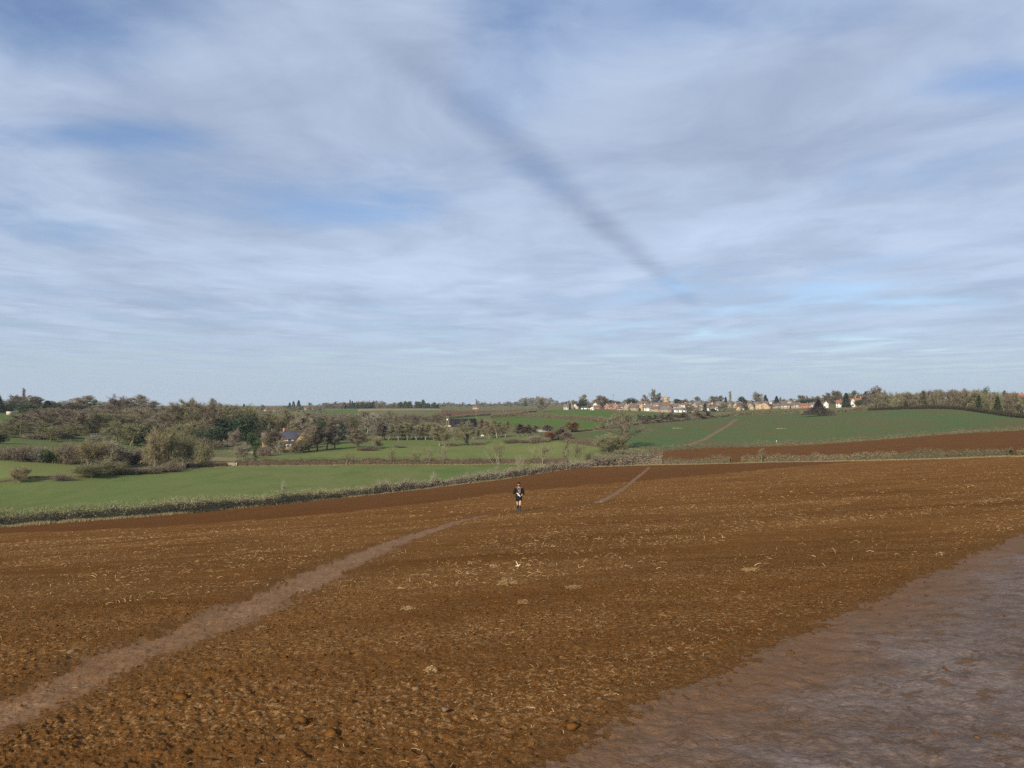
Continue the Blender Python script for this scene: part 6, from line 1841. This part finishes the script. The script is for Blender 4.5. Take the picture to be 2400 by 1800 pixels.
for an, kn, to in (('anL', 'knL', 'toL'), ('anR', 'knR', 'toR')):
    a, k, t = [np.array(J[q]) for q in (an, kn, to)]
    bb = Buf(); top_ = a + (k - a) * 0.72
    bb.tube(top_, a, .072, .056, 12); bb.tube(a + (a - t) * 0.35 + np.array([0, 0, -.02]), t + (t - a) * 0.15, .056, .046, 10)
    bb.tube(a + np.array([0, 0, .03]), a + np.array([0, 0, -.075]), .058, .060, 10)
    link('boot', bb.mesh('boot', True), M_BOOT, body)
hb = Buf()
tq = np.linspace(0, 2 * math.pi, 13)[:-1]
hb = loft([(0, .035, 1.60, .088, .085), (0, .02, 1.66, .096, .105), (0, -.005, 1.71, .094, .115), (0, -.01, 1.745, .075, .095), (0, 0, 1.765, .03, .04)], 14)
link('hair', hb.mesh('hair', True), M_HAIR, body)
bb = loft([(0, -.07, 1.50, .03, .03), (0, -.085, 1.53, .066, .058), (0, -.085, 1.58, .072, .060)], 12)
link('beard', bb.mesh('beard', True), M_HAIR, body)
nb = Buf(); nb.add([(-.012, -.138, 1.615), (.012, -.138, 1.615), (0, -.165, 1.605), (0, -.135, 1.645)], [(0, 1, 2), (0, 2, 3), (1, 3, 2)])
for sx in (-.03, .03):
    nb.box((sx, -.138, 1.648), (.026, .012, .010))
link('face', nb.mesh('face'), M_SKIN, body)
eb = Buf()
for sx in (-.03, .03):
    eb.box((sx, -.140, 1.638), (.034, .014, .012))
link('glasses', eb.mesh('glasses'), M_HAIR, body)
sf = loft([(0, -.005, 1.41, .11, .10), (0, -.008, 1.44, .098, .10), (0, -.01, 1.475, .075, .08)], 16)
sf.tube((-.075, -.09, 1.44), (-.005, -.135, 1.20), .024, .026, 8); sf.tube((.075, -.09, 1.44), (.060, -.135, 1.10), .026, .032, 8)
link('scarf', sf.mesh('scarf', True), M_SCARF, body)
tag(body, 'person in dark coat and shorts with scarf walking and reading a paper', 'person')
mb = Buf()
c0 = np.array([-.12, -.27, 1.13]); ex = np.array([.16, -.02, -.10]); ey = np.array([.07, -.05, -.13]); nn = np.array([0, .004, 0])
mid = c0 + ex * 0.5 + np.array([0, -.02, 0])
Vp = [c0, mid, c0 + ex, c0 + ey, mid + ey, c0 + ex + ey]
mb.add(np.array(Vp + [v + nn for v in Vp]), [(0, 1, 4), (0, 4, 3), (1, 2, 5), (1, 5, 4), (6, 10, 7), (6, 9, 10), (7, 11, 8), (7, 10, 11)])
mo = link('paper_sheet', mb.mesh('paper_sheet'), M_PAPER, None, (qx, qy, pz - 0.02)); mo.rotation_euler = body.rotation_euler
tag(mo, "folded grey-white paper held in the walking person's hands", 'paper')

# a grazing cow in the valley
cw = [(0, 0, 1.15), (.75, 0, 1.2), (-.75, 0, 1.15), (1.05, 0, 1.25), (1.4, 0, .95), (1.65, 0, .75), (-.85, .2, .65), (-.8, .2, 0.05), (-.85, -.2, .65), (-.8, -.2, .05), (.7, .2, .6), (.7, .2, .05), (.7, -.2, .6), (.7, -.2, .05), (-1.0, 0, .6)]
ce = [(0, 1), (0, 2), (1, 3), (3, 4), (4, 5), (2, 6), (6, 7), (2, 8), (8, 9), (1, 10), (10, 11), (1, 12), (12, 13), (2, 14)]
cr = [(.36, .42), (.33, .38), (.33, .38), .22, .16, .11, .14, .07, .14, .07, .12, .07, .12, .07, .03]
M_COW = simple('cow_hide', (0.75, 0.73, 0.70), (0.012, 0.011, 0.010), 1.1, 0.8, 0.2, 1.0)
x0 = float(U(1131)) * 490
co = link('cow', skin_mesh('cow', cw, ce, cr, 0, 1), M_COW, None, (x0, 490, gz(x0, 490))); co.rotation_euler = (0, 0, 2.7)
tag(co, 'black and white cow grazing right of the ivy oak', 'cow')

# ------------------------------------------------------------------ litter on the worked soil
gq = np.random.default_rng(99)


def field_points(n, y0, y1, margin=0.5, pw=0.0):
    """points spread evenly over the visible ground between two distances"""
    Y = np.sqrt(y0 ** 2 + (y1 ** 2 - y0 ** 2) * gq.random(n)) if pw == 0 else y0 * (y1 / y0) ** gq.random(n)
    u = -0.80 + 1.6 * gq.random(n)
    x = u * Y
    keep = (Y < np.interp(u, HEADX, HEADY) - 0.5) & (Y < np.interp(u, _h1u, _h1y) - 2)
    return x[keep], Y[keep]


def ribbons(x, y, z, L, w, tilt, bend):
    """curved blades lying on the ground"""
    n = len(x)
    az = gq.random(n) * 2 * math.pi
    d = np.c_[np.cos(az) * np.cos(tilt), np.sin(az) * np.cos(tilt), np.sin(tilt)]
    s = np.c_[-np.sin(az), np.cos(az), gq.normal(size=n) * 0.8]; s /= np.linalg.norm(s, axis=1)[:, None]
    p0 = np.c_[x, y, z]; side = np.c_[-np.sin(az), np.cos(az), 0 * az] * bend[:, None]
    p1 = p0 + d * (L * 0.5)[:, None] + side * (L * 0.25)[:, None] + np.c_[0 * L, 0 * L, L * 0.10]
    p2 = p0 + d * L[:, None]
    p2[:, 2] = p0[:, 2] + (p2[:, 2] - p0[:, 2]) * 0.6
    hw = s * (w / 2)[:, None]
    V = np.stack([p0 - hw, p0 + hw, p1 - hw, p1 + hw, p2 - hw * 0.6, p2 + hw * 0.6], 1).reshape(-1, 3)
    k = np.arange(n)[:, None] * 6
    Fc = np.concatenate([k + np.array([0, 1, 3]), k + np.array([0, 3, 2]), k + np.array([2, 3, 5]), k + np.array([2, 5, 4])])
    return V, Fc


def straw_layer(n, y0, y1, L0, L1, w0, w1, thr, pw, label):
    x, y = field_points(n, y0, y1, pw=pw)
    z, pm_, tm_ = soil_z(x, y)
    dr = fbm(x, y, 0.9, 3, 131) * 0.7 + fbm(x * 0.75 + y * 0.66, (y * 0.75 - x * 0.66) * 4, 0.16, 3, 133) * 0.8
    keep = (gq.random(len(x)) < np.clip(0.42 + 1.3 * (dr - thr), 0.05, 1)) & (gq.random(len(x)) > 0.88 * pm_) & (tm_ < 0.12 + 0.05 * gq.random(len(x)))
    x, y, z = x[keep], y[keep], z[keep]
    n = len(x)
    sz = gq.random(n) ** 2.2
    L = L0 + (L1 - L0) * sz; w = w0 + (w1 - w0) * gq.random(n)
    tilt = np.abs(gq.normal(size=n)) * 0.22 + (gq.random(n) < 0.05) * 0.8
    V, Fc = ribbons(x, y, z + 0.004, L, w, tilt, gq.normal(size=n) * 0.28)
    tag(link('straw_litter', mesh_np('straw_litter', V, Fc), M_STRAW), label, 'straw', None, 'stuff')


straw_layer(30000, 3.4, 14, 0.010, 0.070, 0.0016, 0.0036, 0.05, 0, 'short pieces of straw scattered over the nearest soil')
straw_layer(62000, 13, 42, 0.03, 0.17, 0.004, 0.010, 0.05, 0, 'straw scattered over the middle of the worked field')
straw_layer(72000, 38, 170, 0.06, 0.24, 0.010, 0.020, 0.02, 0, 'straw lying in drifts on the far part of the worked field')

# crumbs and clods of soil
ico = bmesh.new(); bmesh.ops.create_icosphere(ico, subdivisions=1, radius=1.0)
IV = np.array([v.co for v in ico.verts]); IF = np.array([[v.index for v in f.verts] for f in ico.faces]); ico.free()


def clods(x, y, z, r):
    n = len(x)
    j = 1 + 0.34 * gq.normal(size=(n, len(IV)))
    sc3 = np.c_[r * (0.8 + 0.5 * gq.random(n)), r * (0.8 + 0.5 * gq.random(n)), r * (0.55 + 0.3 * gq.random(n))]
    Vv = IV[None] * np.clip(j, 0.55, 1.5)[:, :, None] * sc3[:, None, :]
    a = gq.random(n) * 6.28
    cs, sn = np.cos(a)[:, None], np.sin(a)[:, None]
    X = Vv[:, :, 0] * cs - Vv[:, :, 1] * sn; Y = Vv[:, :, 0] * sn + Vv[:, :, 1] * cs
    Vv = np.stack([X + x[:, None], Y + y[:, None], Vv[:, :, 2] + z[:, None]], -1).reshape(-1, 3)
    Fc = (IF[None] + (np.arange(n) * len(IV))[:, None, None]).reshape(-1, 3)
    return Vv, Fc


x, y = field_points(13000, 3.3, 13, pw=0)
z, pm_, tm_ = soil_z(x, y)
keep = (gq.random(len(x)) > 0.82 * pm_) & (gq.random(len(x)) > 0.96 * tm_)
x, y, z = x[keep], y[keep], z[keep]
r = 0.005 + 0.013 * gq.random(len(x)) ** 3 + (gq.random(len(x)) < 0.012) * 0.014 * gq.random(len(x))
tag(link('soil_crumbs', mesh_np('soil_crumbs', *clods(x, y, z + r * 0.15, r), False), M_CLOD), 'loose crumbs and clods of red-brown soil near the camera', 'soil', None, 'stuff')

# the clods, stones and straw wisps one can point at
for i, (px, py, rr, mat, nm, lab) in enumerate([
        (774, 1730, .036, M_CLOD, 'soil_clod', 'flat brown clod with a dark shadow at its right near the bottom edge'),
        (805, 1717, .026, M_CLOD, 'soil_clod', 'upright clod just right of the flat brown clod'),
        (708, 1697, .045, M_CLOD, 'soil_clod', 'large rounded clod left of the flat brown clod'),
        (1043, 1672, .034, M_STONE, 'field_stone', 'pale tan stone half buried in the soil at lower centre'),
        (977, 1617, .030, M_STONE, 'field_stone', 'tan rounded stone with straw beneath it, left of centre'),
        (425, 1640, .055, M_CLOD, 'soil_clod', 'twin-lobed clod beside the lower edge of the footpath'),
        (1340, 1712, .050, M_CLOD, 'soil_clod', 'big clod at the edge of the muddy track'),
        (1570, 1530, .030, M_STONE, 'field_stone', 'small yellowish stone near the track edge'),
        (168, 1533, .045, M_STONE, 'field_stone', 'pale pointed stone at the upper edge of the footpath')]):
    xx, yy = hit(px, py)
    zz = float(soil_z(np.array([xx]), np.array([yy]))[0][0])
    Vv, Fc = clods(np.zeros(1), np.zeros(1), np.zeros(1), np.array([rr]))
    me = mesh_np(nm, Vv, Fc, False)
    tag(link(nm, me, mat, None, (xx, yy, zz + rr * 0.3)), lab, 'stone' if 'stone' in nm else 'clod')


def straw_heap(px, py, wid, hgt, n, lab):
    xx, yy = hit(px, py)
    zz = float(soil_z(np.array([xx]), np.array([yy]))[0][0])
    a = gq.random(n) * 6.28; q = np.sqrt(gq.random(n)) * wid / 2
    x_ = np.cos(a) * q; y_ = np.sin(a) * q * 0.8
    z_ = hgt * np.maximum(1 - (q / (wid / 2)) ** 1.3, 0) * gq.random(n) ** 0.5
    Vv, Fc = ribbons(x_, y_, z_, wid * (0.10 + 0.30 * gq.random(n)), 0.003 + 0.004 * gq.random(n), gq.normal(size=n) * 0.35, gq.normal(size=n) * 1.2)
    Vv[:, 2] = np.maximum(Vv[:, 2], -0.01)
    tag(link('straw_heap', mesh_np('straw_heap', Vv, Fc), M_STRAW, None, (xx, yy, zz)), lab, 'straw heap', 'little straw heaps on the soil')


straw_heap(1188, 1372, .30, .13, 520, 'largest tawny straw heap in the middle of the field')
straw_heap(1345, 1380, .22, .06, 260, 'twin straw wisp right of the largest heap')
straw_heap(1158, 1328, .16, .07, 160, 'small straw wisp above and left of the largest heap')
straw_heap(1228, 1420, .16, .06, 140, 'small straw wisp just below the largest heap')
straw_heap(975, 1352, .26, .05, 180, 'flat straw drift left of the largest heap')
straw_heap(955, 1430, .20, .05, 140, 'straw wisp left of centre below the flat drift')
straw_heap(1010, 1575, .10, .06, 110, 'small upright straw tuft at lower centre')
straw_heap(610, 1480, .16, .05, 120, 'straw wisp beside the lower edge of the footpath')
straw_heap(1760, 1340, .24, .06, 200, 'straw drift in the right part of the field')
xx, yy = hit(1215, 1328)
zz = float(soil_z(np.array([xx]), np.array([yy]))[0][0])
b = Buf()
b.tube((0, 0, 0.0), (-.02, 0, .06), .012, .010, 6); b.tube((-.02, 0, .055), (-.045, .005, .115), .011, .006, 6); b.tube((.0, 0, .02), (.04, .01, .05), .012, .010, 6); b.tube((-.055, .01, .012), (.0, 0, .03), .010, .010, 6)
tag(link('stubble_root', b.mesh('stubble_root', True), M_FRAME if False else simple('bleached_stem', (0.66, 0.55, 0.38), (0.55, 0.44, 0.28), 12.0), None, (xx, yy, zz)), 'whitish forked stump of a stem standing above the largest straw heap', 'stump')
#PART4

# ------------------------------------------------------------------ the air of the valley
hb_ = Buf()
zlo = float(min(ZF.min(), ZZ2.min(), GZ.min())) - 1.0
zhi = float(max(ZF.max(), GZ.max(), 62.0)) + 14.0
xm = float(np.abs(XF).max()) + 40
hb_.box((0, (4600 - 320) / 2, (zlo + zhi) / 2), (2 * xm, 4600 + 320, zhi - zlo))
M_HAZE, N = new_mat('haze')
pv = N.n('ShaderNodeVolumePrincipled', {'Color': (0.86, 0.92, 1.0, 1.0), 'Density': HAZE, 'Anisotropy': 0.1})
N.n('ShaderNodeOutputMaterial', {'Volume': pv.outputs[0]})
tag(link('haze', hb_.mesh('haze'), M_HAZE), 'thin blue haze filling the valley air', 'haze', None, 'stuff')
